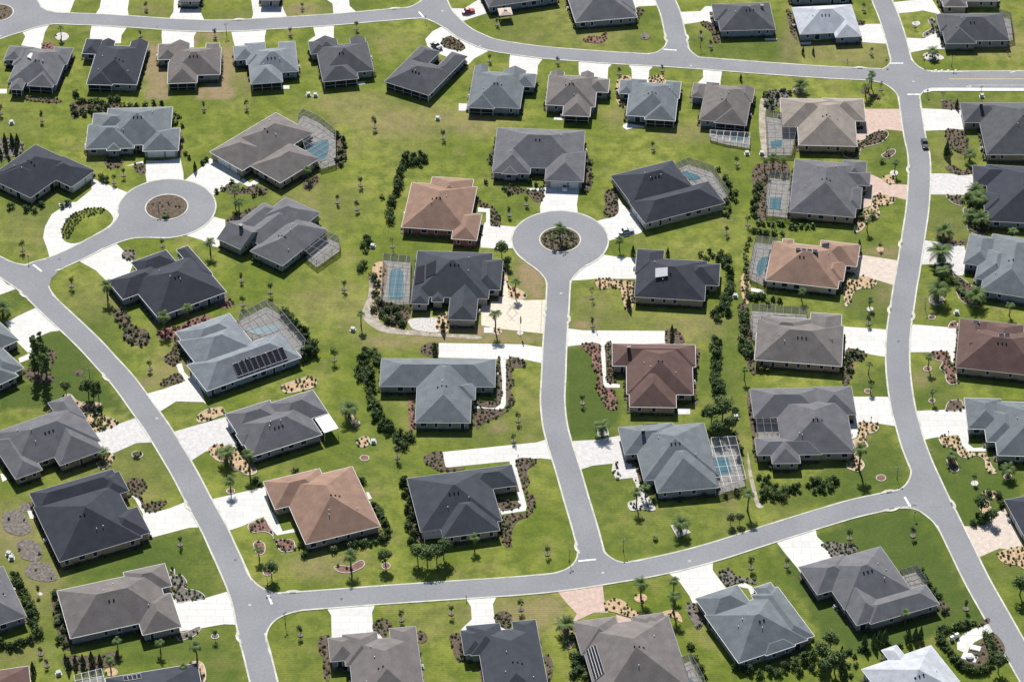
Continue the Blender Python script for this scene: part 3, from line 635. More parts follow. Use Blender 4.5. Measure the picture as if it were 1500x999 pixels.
bed('mulch_brown',False,[(728,530),(733,530),(733,592),(698,594),(700,586),(726,584)],1.0); bed('mulch_red',False,[(600,575),(606,590),(606,628),(600,632),(598,600)],.7)
bed('mulch_tan',False,[(874,409),(886,408),(900,410),(912,412),(926,414),(930,436),(924,456),(916,452),(912,440),(908,424),(896,422),(880,424),(873,418)],1.3)
bed('mulch_red',False,[(852,504),(878,504),(880,526),(882,548),(884,566),(898,570),(903,586),(902,600),(888,598),(880,582),(872,566),(876,552),(868,538),(866,522),(856,512)],1.2)
bed('mulch_brown',False,[(887,504),(897,504),(900,540),(903,558),(890,560),(888,530)],1.3)
bed('mulch_brown',False,[(976,484),(992,484),(1002,496),(1000,503),(976,503)],.6); bed('mulch_brown',False,[(1018,515),(1026,514),(1022,540),(1020,570),(1022,590),(1014,592),(1014,560)],.9)
bed('mulch_brown',False,[(620,674),(630,664),(648,662),(653,684),(680,684),(676,688),(650,690),(634,686)],.9)
bed('mulch_brown',False,[(756,674),(782,672),(784,680),(772,690),(776,706),(770,718),(784,730),(780,748),(772,757),(760,762),(752,772),(748,790),(750,800),(738,798),(732,770),(734,756),(770,750),(773,740),(764,706)],1.2)
bed('mulch_brown',False,[(744,730),(762,738),(758,744),(736,748),(724,738),(728,732)],1.0)
bed('mulch_brown',False,[(595,735),(602,730),(612,770),(618,790),(610,794),(600,770)],.6); 
bed('rock_white',True,[(898,676),(904,676),(910,698),(903,703),(896,690)],1.2,sm=False); bed('rock_white',True,[(927,700),(940,700),(944,716),(950,728),(960,744),(956,748),(940,746),(924,748),(920,736),(934,730),(932,712)],.6)
bed('rock_white',True,[(874,627),(890,626),(892,638),(876,640)],.3,sm=False); bed('rock_white',True,[(982,769),(988,769),(992,776),(1006,774),(1012,780),(992,787)],.2,sm=False)
bed('mulch_brown',False,[(1098,572),(1103,600),(1108,660),(1104,666),(1100,630),(1094,590)],.5)
# right column
bed('mulch_tan',True,[(1256,620),(1270,618),(1284,620),(1287,628),(1280,634),(1270,636),(1268,646),(1272,654),(1264,658),(1256,662),(1248,668),(1244,654),(1250,645),(1258,640)],.9)
bed('mulch_tan',True,[(1242,672),(1254,668),(1264,676),(1266,684),(1258,691),(1246,688),(1240,684)],.8); ring(1290.5,700,7.5,'mulch_red',ry=5)
bed('mulch_tan',True,[(1252,405),(1262,404),(1280,409),(1284,416),(1276,422),(1262,423),(1250,430),(1244,446),(1238,448),(1236,430),(1238,412)],.9); ring(1274.5,453,5,'rock_white',True,3.2)
bed('mulch_tan',True,[(1282,286),(1296,285),(1310,290),(1309,298),(1296,301),(1286,302),(1289,314),(1284,321),(1272,324),(1262,338),(1250,340),(1256,322),(1266,308),(1276,304)],1.0)
bed('mulch_tan',False,[(1292,262),(1302,256),(1310,260),(1312,268),(1302,270)],.8); ring(1309.5,254,6,'rock_white',True,4,.2); bed('mulch_brown',True,[(1291,228),(1296,224),(1302,220),(1310,219),(1312,224),(1306,230),(1298,233)],.4)
bed('mulch_brown',True,[(1270,200),(1280,194),(1298,192),(1301,200),(1290,210),(1276,214),(1262,218),(1258,230),(1248,233),(1236,228),(1246,214),(1262,208)],1.2)
ring(1289,366,5.5,'mulch_tan',False,4,.3); bed('mulch_brown',False,[(1240,512),(1256,512),(1268,518),(1264,528),(1250,530),(1250,545),(1240,566),(1234,562),(1236,530)],1.3)
ring(1271,573,5,'mulch_red',True,3.6,.3); bed('mulch_brown',False,[(1262,133),(1268,130),(1272,133),(1276,138),(1290,140),(1289,146),(1278,144),(1270,138),(1262,137)],.5)
bed('mulch_grey',False,[(1118,144),(1124,135),(1140,131),(1156,134),(1158,142),(1148,150),(1140,158),(1124,160)],1.0); ring(1171,133,9.5,'mulch_grey',True,4)
bed('mulch_brown',False,[(1380,150),(1390,148),(1406,152),(1408,160),(1382,160)],.5); bed('mulch_brown',False,[(1384,192),(1402,190),(1414,196),(1420,226),(1408,226),(1392,216)],1.0)
ring(1342,35,6,'rock_white',False,3.6,.2); bed('mulch_grey',True,[(1352,50),(1358,46),(1366,40),(1360,34),(1360,28),(1368,28),(1370,40),(1372,46),(1362,52),(1353,56)],.8); bed('rock_white',False,[(1353,80),(1366,77),(1382,84),(1380,88),(1364,90),(1354,86)],.6)
bed('mulch_brown',True,[(1386,288),(1392,286),(1408,288),(1412,296),(1410,302),(1400,300),(1390,294)],1.0); bed('mulch_brown',True,[(1412,305),(1426,306),(1440,322),(1448,335),(1440,345),(1428,344),(1418,338),(1416,330),(1418,320),(1411,312)],.8)
bed('mulch_brown',False,[(1376,346),(1388,348),(1402,354),(1412,350),(1416,354),(1410,360),(1390,358),(1378,356)],.8); bed('mulch_brown',False,[(1384,246),(1396,242),(1410,250),(1418,246),(1424,240),(1428,250),(1420,256),(1400,256)],.8)
bed('mulch_grey',True,[(1361,436),(1366,432),(1376,434),(1383,438),(1382,444),(1372,447),(1362,444)],.3); bed('mulch_brown',True,[(1368,390),(1384,392),(1396,402),(1398,418),(1404,436),(1416,446),(1436,449),(1434,440),(1430,425),(1410,408),(1398,400),(1386,386)],.9)
ring(1365,465,5.5,'mulch_brown',True,3.5); bed('mulch_red',True,[(1389,478),(1393,472),(1402,471),(1402,480),(1390,481)],.8)
bed('mulch_red',True,[(1364,515),(1376,514),(1390,516),(1391,526),(1398,534),(1400,545),(1402,556),(1404,561),(1394,564),(1386,558),(1384,546),(1376,540),(1380,531),(1370,527),(1362,522)],1.1)
ring(1358.5,540.5,6,'mulch_red',True,4,.2); ring(1365,587,5,'mulch_brown',True,3.6,.2); bed('mulch_brown',True,[(1385,598),(1388,590),(1396,586),(1408,587),(1410,600),(1386,602)],.7)
bed('mulch_tan',True,[(1376,640),(1390,638),(1405,638),(1408,652),(1418,661),(1432,664),(1442,664),(1448,672),(1454,684),(1460,692),(1452,694),(1444,686),(1442,674),(1430,667),(1416,671),(1406,668),(1398,658),(1384,654),(1377,648)],1.1)
bed('mulch_brown',True,[(1386,668),(1394,666),(1402,678),(1405,688),(1398,692),(1390,686)],.6); ring(1427.5,708,5.5,'rock_white',True,4,.2); ring(1476,698,6,'mulch_red',True,4.5,.2)
bed('mulch_tan',True,[(1438,722),(1448,718),(1460,722),(1456,730),(1448,732),(1452,745),(1440,752),(1434,740)],.6); bed('mulch_tan',False,[(1462,810),(1482,803),(1502,800),(1502,832),(1490,828),(1474,826),(1464,820)],1.0)
# bottom
bed('mulch_brown',False,[(547,912),(560,906),(574,912),(574,920),(568,924),(568,936),(564,938),(552,924),(546,922)],1.2); bed('mulch_brown',False,[(466,938),(476,930),(484,935),(484,970),(482,996),(474,990),(474,965),(468,955)],.9)
bed('mulch_brown',False,[(725,900),(738,895),(748,900),(750,912),(744,922),(732,916),(726,910)],1.3); bed('mulch_brown',False,[(658,932),(668,928),(676,930),(678,962),(672,970),(664,955),(662,944)],.8); bed('mulch_brown',False,[(611,925),(622,926),(626,936),(618,942),(614,935)],.7)
bed('mulch_tan',True,[(884,885),(894,878),(906,877),(916,882),(924,892),(936,896),(944,898),(942,902),(924,904),(904,898),(890,894)],.8); ring(938.5,876,9.5,'mulch_tan',True,6.5,.4)
bed('mulch_tan',True,[(968,898),(978,894),(990,894),(998,904),(999,912),(992,908),(980,902),(970,902)],.6); bed('mulch_tan',True,[(818,908),(826,904),(838,920),(842,940),(836,950),(826,946),(824,935)],.4); bed('mulch_brown',False,[(798,958),(806,962),(810,975),(808,992),(802,996),(800,975)],.8)
bed('mulch_grey',False,[(1054,838),(1066,833),(1078,842),(1092,847),(1108,850),(1106,856),(1090,852),(1078,855),(1064,858),(1056,848)],1.5); bed('mulch_grey',False,[(1006,882),(1016,884),(1020,892),(1030,912),(1022,922),(1012,908),(1006,896)],.8)
bed('mulch_grey',False,[(1202,798),(1218,794),(1236,796),(1254,800),(1254,812),(1240,814),(1220,816),(1212,806)],1.5); bed('mulch_brown',False,[(1372,884),(1382,880),(1390,892),(1392,900),(1382,902),(1376,894)],.8)
bed('mulch_brown',False,[(1403,960),(1417,958),(1426,948),(1440,936),(1448,936),(1452,950),(1444,972),(1432,976),(1412,968)],.3); bed('mulch_brown',False,[(1450,930),(1460,930),(1472,948),(1468,962),(1456,958),(1448,942)],2.2); bed('mulch_brown',False,[(1430,918),(1446,905),(1450,910),(1436,918)],1.5)
# top
bed('mulch_brown',False,[(646,64),(650,57),(660,54),(672,60),(681,68),(678,74),(668,74),(654,71)],1.3); bed('mulch_brown',False,[(922,18),(934,13),(943,18),(938,24),(934,34),(926,38),(922,30)],1.2)
bed('mulch_brown',False,[(1026,34),(1036,32),(1046,38),(1054,48),(1054,62),(1046,62),(1042,48),(1032,40)],1.2); bed('mulch_red',False,[(854,58),(866,54),(880,54),(888,46),(887,60),(876,64),(858,62)],1.2); ring(945,54,7,'mulch_grey',False,5)
bed('mulch_tan',True,[(907,117),(912,112),(922,112),(924,118),(908,120)],1); bed('mulch_tan',True,[(952,114),(964,111),(974,114),(974,122),(964,124),(952,120)],1.4); bed('mulch_tan',True,[(903,120),(907,120),(906,140),(914,152),(916,158),(908,156),(902,145)],1.0)
bed('mulch_brown',False,[(1242,10),(1246,22),(1258,30),(1268,34),(1262,38),(1250,34),(1242,24)],1.4); bed('mulch_brown',False,[(1152,14),(1158,18),(1166,50),(1168,60),(1160,50),(1154,30)],1.0)
bed('mulch_brown',False,[(103,156),(112,150),(160,150),(175,154),(168,163),(130,166),(112,172),(104,170)],1.0); bed('mulch_red',True,[(61,64),(72,63),(80,67),(78,72),(64,73)],.8); bed('mulch_grey',False,[(0,205),(10,202),(26,204),(36,214),(30,226),(12,232),(0,236)],.8)
bed('mulch_brown',False,[(38,142),(60,144),(88,146),(86,151),(60,150),(40,147)],1.4); bed('mulch_tan',False,[(546,390),(562,384),(568,400),(560,440),(556,462),(546,460),(548,420)],.5); bed('mulch_brown',False,[(555,445),(600,452),(592,478),(572,478),(560,468)],1.2)
bed('mulch_brown',False,[(1102,250),(1116,240),(1150,238),(1156,256),(1126,258),(1122,320),(1108,324),(1104,290)],.8); bed('mulch_tan',False,[(1086,405),(1098,400),(1098,440),(1092,446),(1086,430)],.7); bed('mulch_brown',False,[(1082,450),(1096,450),(1104,520),(1106,548),(1098,542),(1086,505)],1.0)
def in_bed_plants(b):
    P=b['poly']; xs=[p[0] for p in P]; ys=[p[1] for p in P]; A=abs(area2(P)); n=int(A*b['dens']*.62); out=[]; t=0
    while len(out)<n and t<n*30:
        t+=1; x=rnd.uniform(min(xs),max(xs)); y=rnd.uniform(min(ys),max(ys))
        if inpoly(x,y,P) and not onroad(x,y) and all((x-a)**2+(y-c)**2>.62 for a,c in out): out.append((x,y))
    return out
for b in BEDS:
    z=nextz(); o=sheet('planting_bed',b['poly'],z,M[b['col']])
    if b['edge']:
        p,q=coffset(b['poly'],.16); mb=MB(); N=len(p); h=.13
        for i in range(N):
            j=(i+1)%N; mb.quad((*p[i],h),(*p[j],h),(*q[j],h),(*q[i],h)); mb.quad((*p[i],0),(*p[j],0),(*p[j],h),(*p[i],h)); mb.quad((*q[j],0),(*q[i],0),(*q[i],h),(*q[j],h))
        mb.build('edging',M['edging'],o)
# ------------------------------------------------------------------ houses
EZ=2.75; PITCH=.5; OV=.5
ROOFC={'char':(.036,.040,.052),'char2':(.044,.049,.060),'grey':(.112,.112,.122),'gbrown':(.135,.122,.117),'bgrey':(.125,.140,.152),'lgrey':(.165,.182,.200),
 'tan':(.235,.150,.112),'rust':(.20,.13,.10),'beige':(.235,.205,.178),'red':(.098,.060,.053),'white':(.38,.395,.43),'dgrey':(.072,.075,.084),'wbrown':(.140,.127,.122)}
WALLC={'olive':(.20,.19,.13),'tan':(.36,.29,.20),'grey':(.27,.27,.26),'blue':(.22,.27,.31),'cream':(.50,.44,.32),'brick':(.30,.13,.09),'sage':(.25,.28,.22),'white':(.55,.55,.54),'stone':(.40,.35,.30)}
def wallmat(n): return noisy('wall_'+n, sc3(WALLC[n],.92), sc3(WALLC[n],1.06), .8, .85, 4, .06)
H=[]
def house(key,short,label,line,rects,roof='grey',wall='grey',garage=None,lanai=(),pitch=PITCH):
    H.append(dict(key=key,short=short,label=label,line=line,rects=rects,roof=roof,wall=wall,garage=garage,lanai=lanai,pitch=pitch))
# rects: opposite eave corners in photo px; an optional 5th item: gable ends ('W','E','N','S' in the house frame)
house('a1','the first house of the top row','grey hip roof with a big light skylight, leftmost of the row below the top street',(39.6,124,89.2,127.1),[(11.3,120,102.5,75),(39.6,126,89,100),(5.4,87.5,40,69),(13,131,40,115),(18,95,51,69),(80,69,98,95)],'grey','blue',lanai=(1,3))
house('a2','the second house of the top row','charcoal roof house, second from the left below the top street',(127,122,200,124.5),[(127,122,216,69),(120,79,150,58),(127,124,172,100),(139,95,169,60.5,'N'),(192,62,210,95,'N')],'char','grey',lanai=(2,))
house('a3','the brown grey house of the top row','brownish grey roof between two strips of dry grass, third in the top row',(245,123,290,121.5),[(247.5,112,324,70),(245,123,290,90),(231,88,262,64),(247,95,278,64,'N'),(302,64,321,95)],'gbrown','grey',lanai=(1,))
house('a4','the pale grey house of the top row','pale bluish grey roof, fourth in the top row below the street',(367,123.6,411,120.5),[(366,110,433,69),(367,124,411,92),(343.6,89,375,66),(361,95,388,62),(409,62,435,95)],'lgrey','blue',lanai=(1,))
house('a5','the dark house right of the pale grey one','dark roof with white eaves edges, fifth in the top row',(473,120,521,115.5),[(471,111,538,62),(473,120.5,520,92),(455,80,480,59),(463,80,493,57,'N'),(513,57,541,85,'N')],'dgrey','sage',lanai=(1,))
house('a6','the slanted house by the oval bed','large slanted grey roof next to the forked white drive with oval bed',(562,120,626,140),[(563,120,664,104),(590,92,645,76),(662,76,655,112)],'dgrey','blue',lanai=(0,))
house('a7','the blue grey house right of the slanted one','blue grey roof with white patio slab at its left corner',(685,154,760,158),[(685,155.5,770,108),(685,158,731,120),(783,128,755,107),(692,125,716,98,'N'),(734,130,771,104,'N')],'bgrey','blue',lanai=(1,))
house('a8','the brown roofed house in the middle top row','weathered brown roof with screened lanai, seventh in the top row',(824,168,868,170),[(799,154,876,113),(824,169.5,869,124),(891,136,860,115),(804,130,827,106,'N'),(848,135,872,108,'N')],'wbrown','grey',lanai=(1,))
house('a9','the green grey house of the top row','green grey roof with tan rock beds and curved patio behind',(944,174,992,177),[(917,169.5,995,124),(944,175,993,130),(906,137,930,118),(920,140,948,117),(975,118,995,145)],'bgrey','blue',lanai=(1,))
house('a10','the last house of the top row','grey brown roof with white walled patio below it, right end of the top row',(1048,177,1100,182),[(1024,176,1103,130),(1046,180,1101,140),(1012,142,1035,124),(1030,150,1054,122),(1080,127,1102,150,'N')],'wbrown','grey',lanai=(1,))
house('b0','the cut off house above the west street','grey roof cut off by the top edge above the west street',(267,2,296,2),[(262,2,298,-34)],'grey','grey')
house('b00','the cut off house left of the lane corner','grey roof cut off by the top edge, between two white driveways',(384,1,412,1),[(381,1,414,-34)],'char','grey')
house('b1','the house behind the pergola','blue walled house cut off by the top edge behind the pergola',(716,10,790,-1),[(716,11,800,-40)],'grey','blue')
house('b2','the house with the red flower bed','grey roof cut off at the top centre with a red flower bed behind it',(843,33,924,26),[(843,33.5,916,-25),(880,22,926,-2)],'grey','grey')
house('b3','the lane corner house','dark grey roof on the corner lawn right of the north lane',(1055,46,1136,43.5),[(1055,46,1127,4),(1047,31,1078,5)],'dgrey','blue')
house('b4','the white metal roof house at the top','bright white metal roof beside the right street at the top',(1171.6,51,1222,48.5),[(1171.6,51,1247,7),(1224,55.5,1251,22)],'white','blue')
house('b5','the house above the white roof','grey walled house cut off by the top edge above the white metal roof',(1162,-2,1232,-4),[(1160,-1,1236,-45)],'grey','blue')
house('b6','the uppermost right house','grey brown roof cut off by the top right edge',(1382,10,1412,10),[(1382,10.5,1412,-12),(1378,2,1455,-34)],'wbrown','stone')
house('b7','the top right corner house','dark grey roof with small cage behind the corner of the east road',(1386,62,1472,61),[(1384,61,1468,20),(1386,64.5,1422,32),(1371,22,1397,46)],'dgrey','grey')
house('r1','the grey house below the east road','grey roof at the right edge just below the east road',(1445,227,1500,227),[(1445,227,1540,151),(1412,180,1470,151)],'dgrey','tan',garage=(1412,185))
house('r2','the charcoal house behind the palms','charcoal roof at the right edge behind a row of palms',(1448,324,1500,327),[(1448,324,1545,247),(1426,271,1490,246),(1442,309,1480,283)],'char','grey',garage=(1426,272))
house('r3','the pale house at the right edge','pale blue grey roof at the right edge with round paved drive',(1436,425,1500,435),[(1436,426,1530,354),(1411,386,1462,349),(1428,408,1490,370)],'bgrey','blue',garage=(1411,382))
house('r4','the red brown house at the right edge','red brown roof at the right edge beside white drive',(1400,538,1500,549),[(1400,538,1530,490),(1402,507,1452,471),(1437,516,1500,476),(1418,524,1460,500,'W')],'red','tan',garage=(1402,500))
house('r5','the blue grey house at the right edge','blue grey roof with solar panels at the right edge',(1461,667,1500,668),[(1461,667,1545,590),(1418,628,1466,584),(1445,647,1495,600)],'bgrey','sage',garage=(1418,618))
house('r6','the dark house by the buff paver drive','charcoal roof at the right edge above a buff paver drive',(1471,732,1500,727),[(1471,732,1585,778)],'char','tan',garage=(1484,760))
house('q1','the beige roof house','beige roof beside the pink paver drive under the top street',(1171,213,1236,214.5),[(1170,213,1250,149),(1268,178,1205,144),(1145,186,1225,146)],'beige','tan',garage=(1268,178))
house('q2','the grey house under the beige one','grey roof beside the curved pink paver drive with pool cage at left',(1156,309,1253,317),[(1156,311,1259,241),(1274,273,1215,248),(1233,262,1270,237),(1235,304,1263,275)],'grey','tan',garage=(1274,262))
house('q3','the rusty tan roof house','rusty tan roof with solar panels and pool at its left',(1121,411,1233,424),[(1121,411,1237,365),(1255,391,1203,352),(1140,386,1163,351),(1200,408,1240,384)],'tan','cream',garage=(1254,380))
house('q4','the grey house under the rusty tan one','weathered grey roof with flat screen roof along its top',(1105,527,1236,537),[(1105,527,1236,477),(1185,502,1233,461),(1112,500,1190,468),(1190,517,1220,491,'E')],'wbrown','tan',garage=(1234,490))
house('q5','the house with the hedge below it','grey roof with bay wing above a row of clipped hedges',(1109,667,1241,665),[(1104,612,1200,568),(1146,665,1238,585),(1195,608,1247,566),(1109,667,1200,640),(1131,679,1167,640),(1215,645,1246,622)],'grey','tan',garage=(1245,590))
house('c1','the long house above the left circle','long blue grey roof with double garage above the left circle',(125,218,265,214.5),[(152,214,253,157),(125,219,200,181),(133,200,200,165),(209,222,264,188),(156,221,178,202)],'bgrey','grey',garage=(238,222))
house('c2','the brown grey house right of the left circle','brown grey roof with pool cage, angled right of the left circle',(308,223,350,247),[(307,223,402,222),(330,210,458,195),(366,243,468,233)],'wbrown','tan',garage=(328,236))
house('c3','the dark house with the loop drive','charcoal roof with looping white drive left of the left circle',(55,211,138,249),[(52,212,48,288),(-15,262,90,258),(58,253,139,250)],'char','stone',garage=(124,264))
house('c4','the house above the centre circle','grey roof with arched entry directly above the centre circle',(797,263,851,265),[(722,244,857,192),(720,253,782,200),(798,265,858,222),(735,255,760,235)],'grey','grey',garage=(824,266))
house('c5','the terracotta house by the centre circle','tan terracotta roof with brick walls left of the centre circle',(588,332,661,337),[(588,333,699,274),(624,300,694,263),(661,350,706,314)],'tan','brick',garage=(705,330))
house('c6','the charcoal house right of the centre circle','charcoal roof wrapped round a big pool cage right of the centre circle',(945,328,1061,298),[(945,328,1037,266),(926,300,985,235)],'char','stone',garage=(932,315))
house('c7','the house with the cream paver drive','charcoal roof with solar panels beside cream paver drive',(656,467,700,468.5),[(603,434,722,371),(733,425,695,379),(656,468,704,400),(601,445,631,415),(632,442,652,420)],'char2','stone',garage=(705,455))
house('c8','the charcoal house with the white skylight','charcoal roof with one white skylight panel right of the centre lane',(929,434,1033,440),[(929,435,1036,383),(930,402,973,367),(1053,419,1000,384)],'char','tan',garage=(930,388))
house('c9','the blue grey house on the centre lane','blue grey roof on the left of the centre lane, long white drive above',(608,618,690,618.5),[(556,566,726,526),(608,619,692,527),(640,585,697,560)],'bgrey','sage')
house('c10','the red brown house on the centre lane','dark red brown roof right of the centre lane',(922,595,989,596),[(897,536,1018,505),(918,577,1013,507),(922,596,989,540)],'red','tan')
house('c11','the blue grey house with the white fence pool','blue grey roof with white fenced pool cage at its right',(963,722,1041,715),[(943,704,1031,619),(963,722,1034,645),(915,666,985,619)],'bgrey','grey',garage=(908,645))
house('b8','the charcoal house above the bottom street','charcoal roof left of the centre lane above the bottom street',(598,698,748,678),[(616,779,713,685),(649,788,716,720),(690,720,749,679)],'char2','tan')
house('b7t','the big tan roof house','big tan hip roof above the bottom street with hedge behind',(448,797,559,770),[(448,797,516,683),(403,746,468,686)],'tan','tan',garage=(394,725))
house('b9','the grey house with the white flat lanai roof','grey roof with bright white flat lanai roof at its right end',(369,669,473,636),[(369,669,441,590),(481,605,390,592),(347,636,395,586),(355,652,395,620)],'grey','grey',garage=(334,615))
house('b10','the pale house with a row of solar panels','pale grey roof with a long row of solar panels and pool cage',(303,573,445,522),[(284,522,336,459),(303,573,411,486),(296,545,345,470)],'lgrey','blue',garage=(286,556))
house('b11','the charcoal house below the left circle','charcoal multi hip roof just below the left circle',(231,465,323,431),[(231,465,284,373),(180,439,225,387),(208,404,243,366),(258,366,312,402)],'char','grey',garage=(158,400))
house('b12','the grey house right of the left circle drive','grey roof with gabled garage and screened patio, below the cage house',(366,368,414,390),[(366,368,480,337),(418,289,433,341),(386,297,363,343),(318,350,388,338,'WE'),(352,346,440,318)],'grey','sage',garage=(320,352))
house('w1','the cut off house at the left edge','grey green roof cut off by the left edge behind pine trees',(-20,572,28,549),[(28,498,-40,488),(35,539,-40,520),(28,550,-60,540)],'bgrey','grey',garage=(27,490))
house('w3','the large grey house at the left edge','large grey roof at the left edge beside a pale paver drive',(88,681,141,662),[(22,690,110,592),(23,702,25,632),(88,682,112,603),(70,590,127,613)],'grey','olive',garage=(134,645))
house('w2','the charcoal house beside the bare mulch patches','charcoal roof beside grey mulch patches at lower left',(86,821,211,784),[(87,823,168,708),(56,750,165,687),(140,700,189,719),(165,796,201,742)],'char','tan',garage=(208,752))
house('w4','the brown grey house at lower left','brown grey roof with white drive at lower left corner lot',(103,935,203,913),[(103,935,228,834),(209,930,250,868),(252,858,180,838),(205,885,233,856)],'wbrown','grey',garage=(258,900))
house('w5','the clipped shrub house at the left edge','grey roof at the lower left edge ringed by clipped round shrubs',(0,915,39,903),[(39,903,-60,848)],'grey','grey')
house('w6','the rust roof house in the lower left corner','rust brown roof in the bottom left corner',(0,981,42,975),[(42,975,-60,1065)],'red','tan')
house('w7','the dark house on the bottom edge','dark roof with solar panels cut off by the bottom edge at lower left',(154,993,276,973),[(154,993,306,1055)],'char','grey')
house('l5','the brownish grey house on the bottom edge','brownish grey roof at the bottom edge near the left street corner',(483,932,552,926),[(509,939,624,1030),(484,969,520,931),(506,975,552,925),(570,920,616,960),(548,980,580,940)],'wbrown','grey')
house('l4','the charcoal house on the bottom edge','charcoal roof at the bottom edge with narrow white drive',(676,921,730,916),[(697,926,808,1030),(680,959,710,920),(690,960,732,912),(750,911,795,955),(729,965,758,925)],'char2','sage')
house('l3','the bottom edge house with the pink drive','grey brown roof at the bottom edge beside pink paver drive',(837,911,992,890),[(845,920,1015,1012),(838,911,916,950),(925,903,975,950),(940,900,992,960)],'wbrown','grey')
house('l2','the green grey house below the bottom street','green grey multi hip roof below the bottom street',(1082,970,1192,933),[(1082,971,1132,868),(1043,911,1080,856),(1100,872,1193,931),(1103,861,1152,884),(1122,960,1152,928)],'bgrey','grey')
house('l1','the large grey house on the dark lawn','large grey roof on the dark corner lawn at lower right',(1256,911,1378,876),[(1197,871,1235,812),(1237,893,1290,800),(1255,916,1264,846),(1275,914,1356,856),(1215,864,1262,830)],'grey','grey')
house('l6','the white roof house at the bottom','bright white metal roof at the bottom right edge',(1262,980,1366,944),[(1262,980,1425,1022),(1291,952,1345,985)],'white','white')
HK={h['key']:h for h in H}
def clip(poly,a,b,c):
    """keep a*x+b*y+c>=0"""
    out=[]; n=len(poly)
    for i in range(n):
        p=poly[i]; q=poly[(i+1)%n]; dp=a*p[0]+b*p[1]+c; dq=a*q[0]+b*q[1]+c
        if dp>=0: out.append(p)
        if (dp>=0)!=(dq>=0):
            t=dp/(dp-dq); out.append((p[0]+(q[0]-p[0])*t,p[1]+(q[1]-p[1])*t))
    return out
def parea(p): return abs(area2(p)) if len(p)>2 else 0
def rect_faces(r,pt):
    x0,y0,x1,y1,g,dz=r
    pl={'S':(0,pt,-y0*pt+dz),'N':(0,-pt,y1*pt+dz),'W':(pt,0,-x0*pt+dz),'E':(-pt,0,x1*pt+dz)}
    act=[k for k in 'SNWE' if k not in g]; out=[]
    for k in act:
        poly=[(x0,y0),(x1,y0),(x1,y1),(x0,y1)]; a=pl[k]
        for j in act:
            if j==k: continue
            b=pl[j]; poly=clip(poly,b[0]-a[0],b[1]-a[1],b[2]-a[2])
            if len(poly)<3: break
        if parea(poly)>1e-4: out.append((poly,a))
    return out
def roofz(rects,x,y,pt):
    z=-1
    for x0,y0,x1,y1,g,dz in rects:
        if x0<=x<=x1 and y0<=y<=y1:
            v=[]
            if 'S' not in g: v.append(y-y0)
            if 'N' not in g: v.append(y1-y)
            if 'W' not in g: v.append(x-x0)
            if 'E' not in g: v.append(x1-x)
            z=max(z,min(v)*pt+dz)
    return z
def subtract(polys,C):
    if area2(C)<0: C=C[::-1]
    out=[]
    for P in polys:
        rest=P
        for i in range(len(C)):
            p=C[i]; q=C[(i+1)%len(C)]; a=-(q[1]-p[1]); b=q[0]-p[0]; L=math.hypot(a,b)
            if L<1e-9: continue
            a/=L; b/=L; c=-(a*p[0]+b*p[1])
            o=clip(rest,-a,-b,-c)
            if parea(o)>1e-3: out.append(o)
            rest=clip(rest,a,b,c)
            if parea(rest)<1e-3: break
    return out
def segs(rects):
    """outer edges of the union: (p,q,outward normal)"""
    out=[]
    for i,r in enumerate(rects):
        x0,y0,x1,y1=r[:4]
        for (a,b,fix,ax,nrm) in ((x0,x1,y0,0,(0,-1)),(x0,x1,y1,0,(0,1)),(y0,y1,x0,1,(-1,0)),(y0,y1,x1,1,(1,0))):
            iv=[(a,b)]
            for j,s in enumerate(rects):
                if j==i: continue
                lo,hi=(s[1],s[3]) if ax==0 else (s[0],s[2]); c0,c1=(s[0],s[2]) if ax==0 else (s[1],s[3])
                ins = lo+1e-4<fix<hi-1e-4 or (j<i and (abs(fix-lo)<1e-4 or abs(fix-hi)<1e-4))
                if not ins: continue
                nv=[]
                for u,v in iv:
                    if c1<=u or c0>=v: nv.append((u,v)); continue
                    if u<c0: nv.append((u,c0))
                    if c1<v: nv.append((c1,v))
                iv=nv
            for u,v in iv:
                if v-u<.05: continue
                p,q=((u,fix),(v,fix)) if ax==0 else ((fix,u),(fix,v))
                out.append((p,q,nrm,i))
    return out
PFAR=[]
for h in H:
    ax,ay,bx,by=h['line']; A=U(ax,ay,EZ); B=U(bx,by,EZ); ang=math.atan2(B[1]-A[1],B[0]-A[0]); h['ang']=ang
    ca,sa=math.cos(ang),math.sin(ang); rr=[]
    for r in h['rects']:
        p=U(r[0],r[1],EZ); q=U(r[2],r[3],EZ); g=r[4] if len(r)>4 else ''
        l=[(t[0]*ca+t[1]*sa,-t[0]*sa+t[1]*ca) for t in (p,q)]
        rr.append([min(l[0][0],l[1][0]),min(l[0][1],l[1][1]),max(l[0][0],l[1][0]),max(l[0][1],l[1][1]),g,0.0])
    # snap nearly flush edges
    for i in range(len(rr)):
        for j in range(i):
            for e in (0,2):
                for f in (0,2):
                    if abs(rr[i][e]-rr[j][f])<.35: rr[i][e]=rr[j][f]
                    if abs(rr[i][e+1]-rr[j][f+1])<.35: rr[i][e+1]=rr[j][f+1]
    cx=(min(r[0] for r in rr)+max(r[2] for r in rr))/2; cy=(min(r[1] for r in rr)+max(r[3] for r in rr))/2
    for r in rr: r[0]-=cx; r[2]-=cx; r[1]-=cy; r[3]-=cy
    h['loc']=(cx*ca-cy*sa,cx*sa+cy*ca); h['rr']=rr
    h['px']=PX(*h['loc'],EZ)
def to_local(h,x,y):
    ca,sa=math.cos(h['ang']),math.sin(h['ang']); dx,dy=x-h['loc'][0],y-h['loc'][1]
    return (dx*ca+dy*sa,-dx*sa+dy*ca)
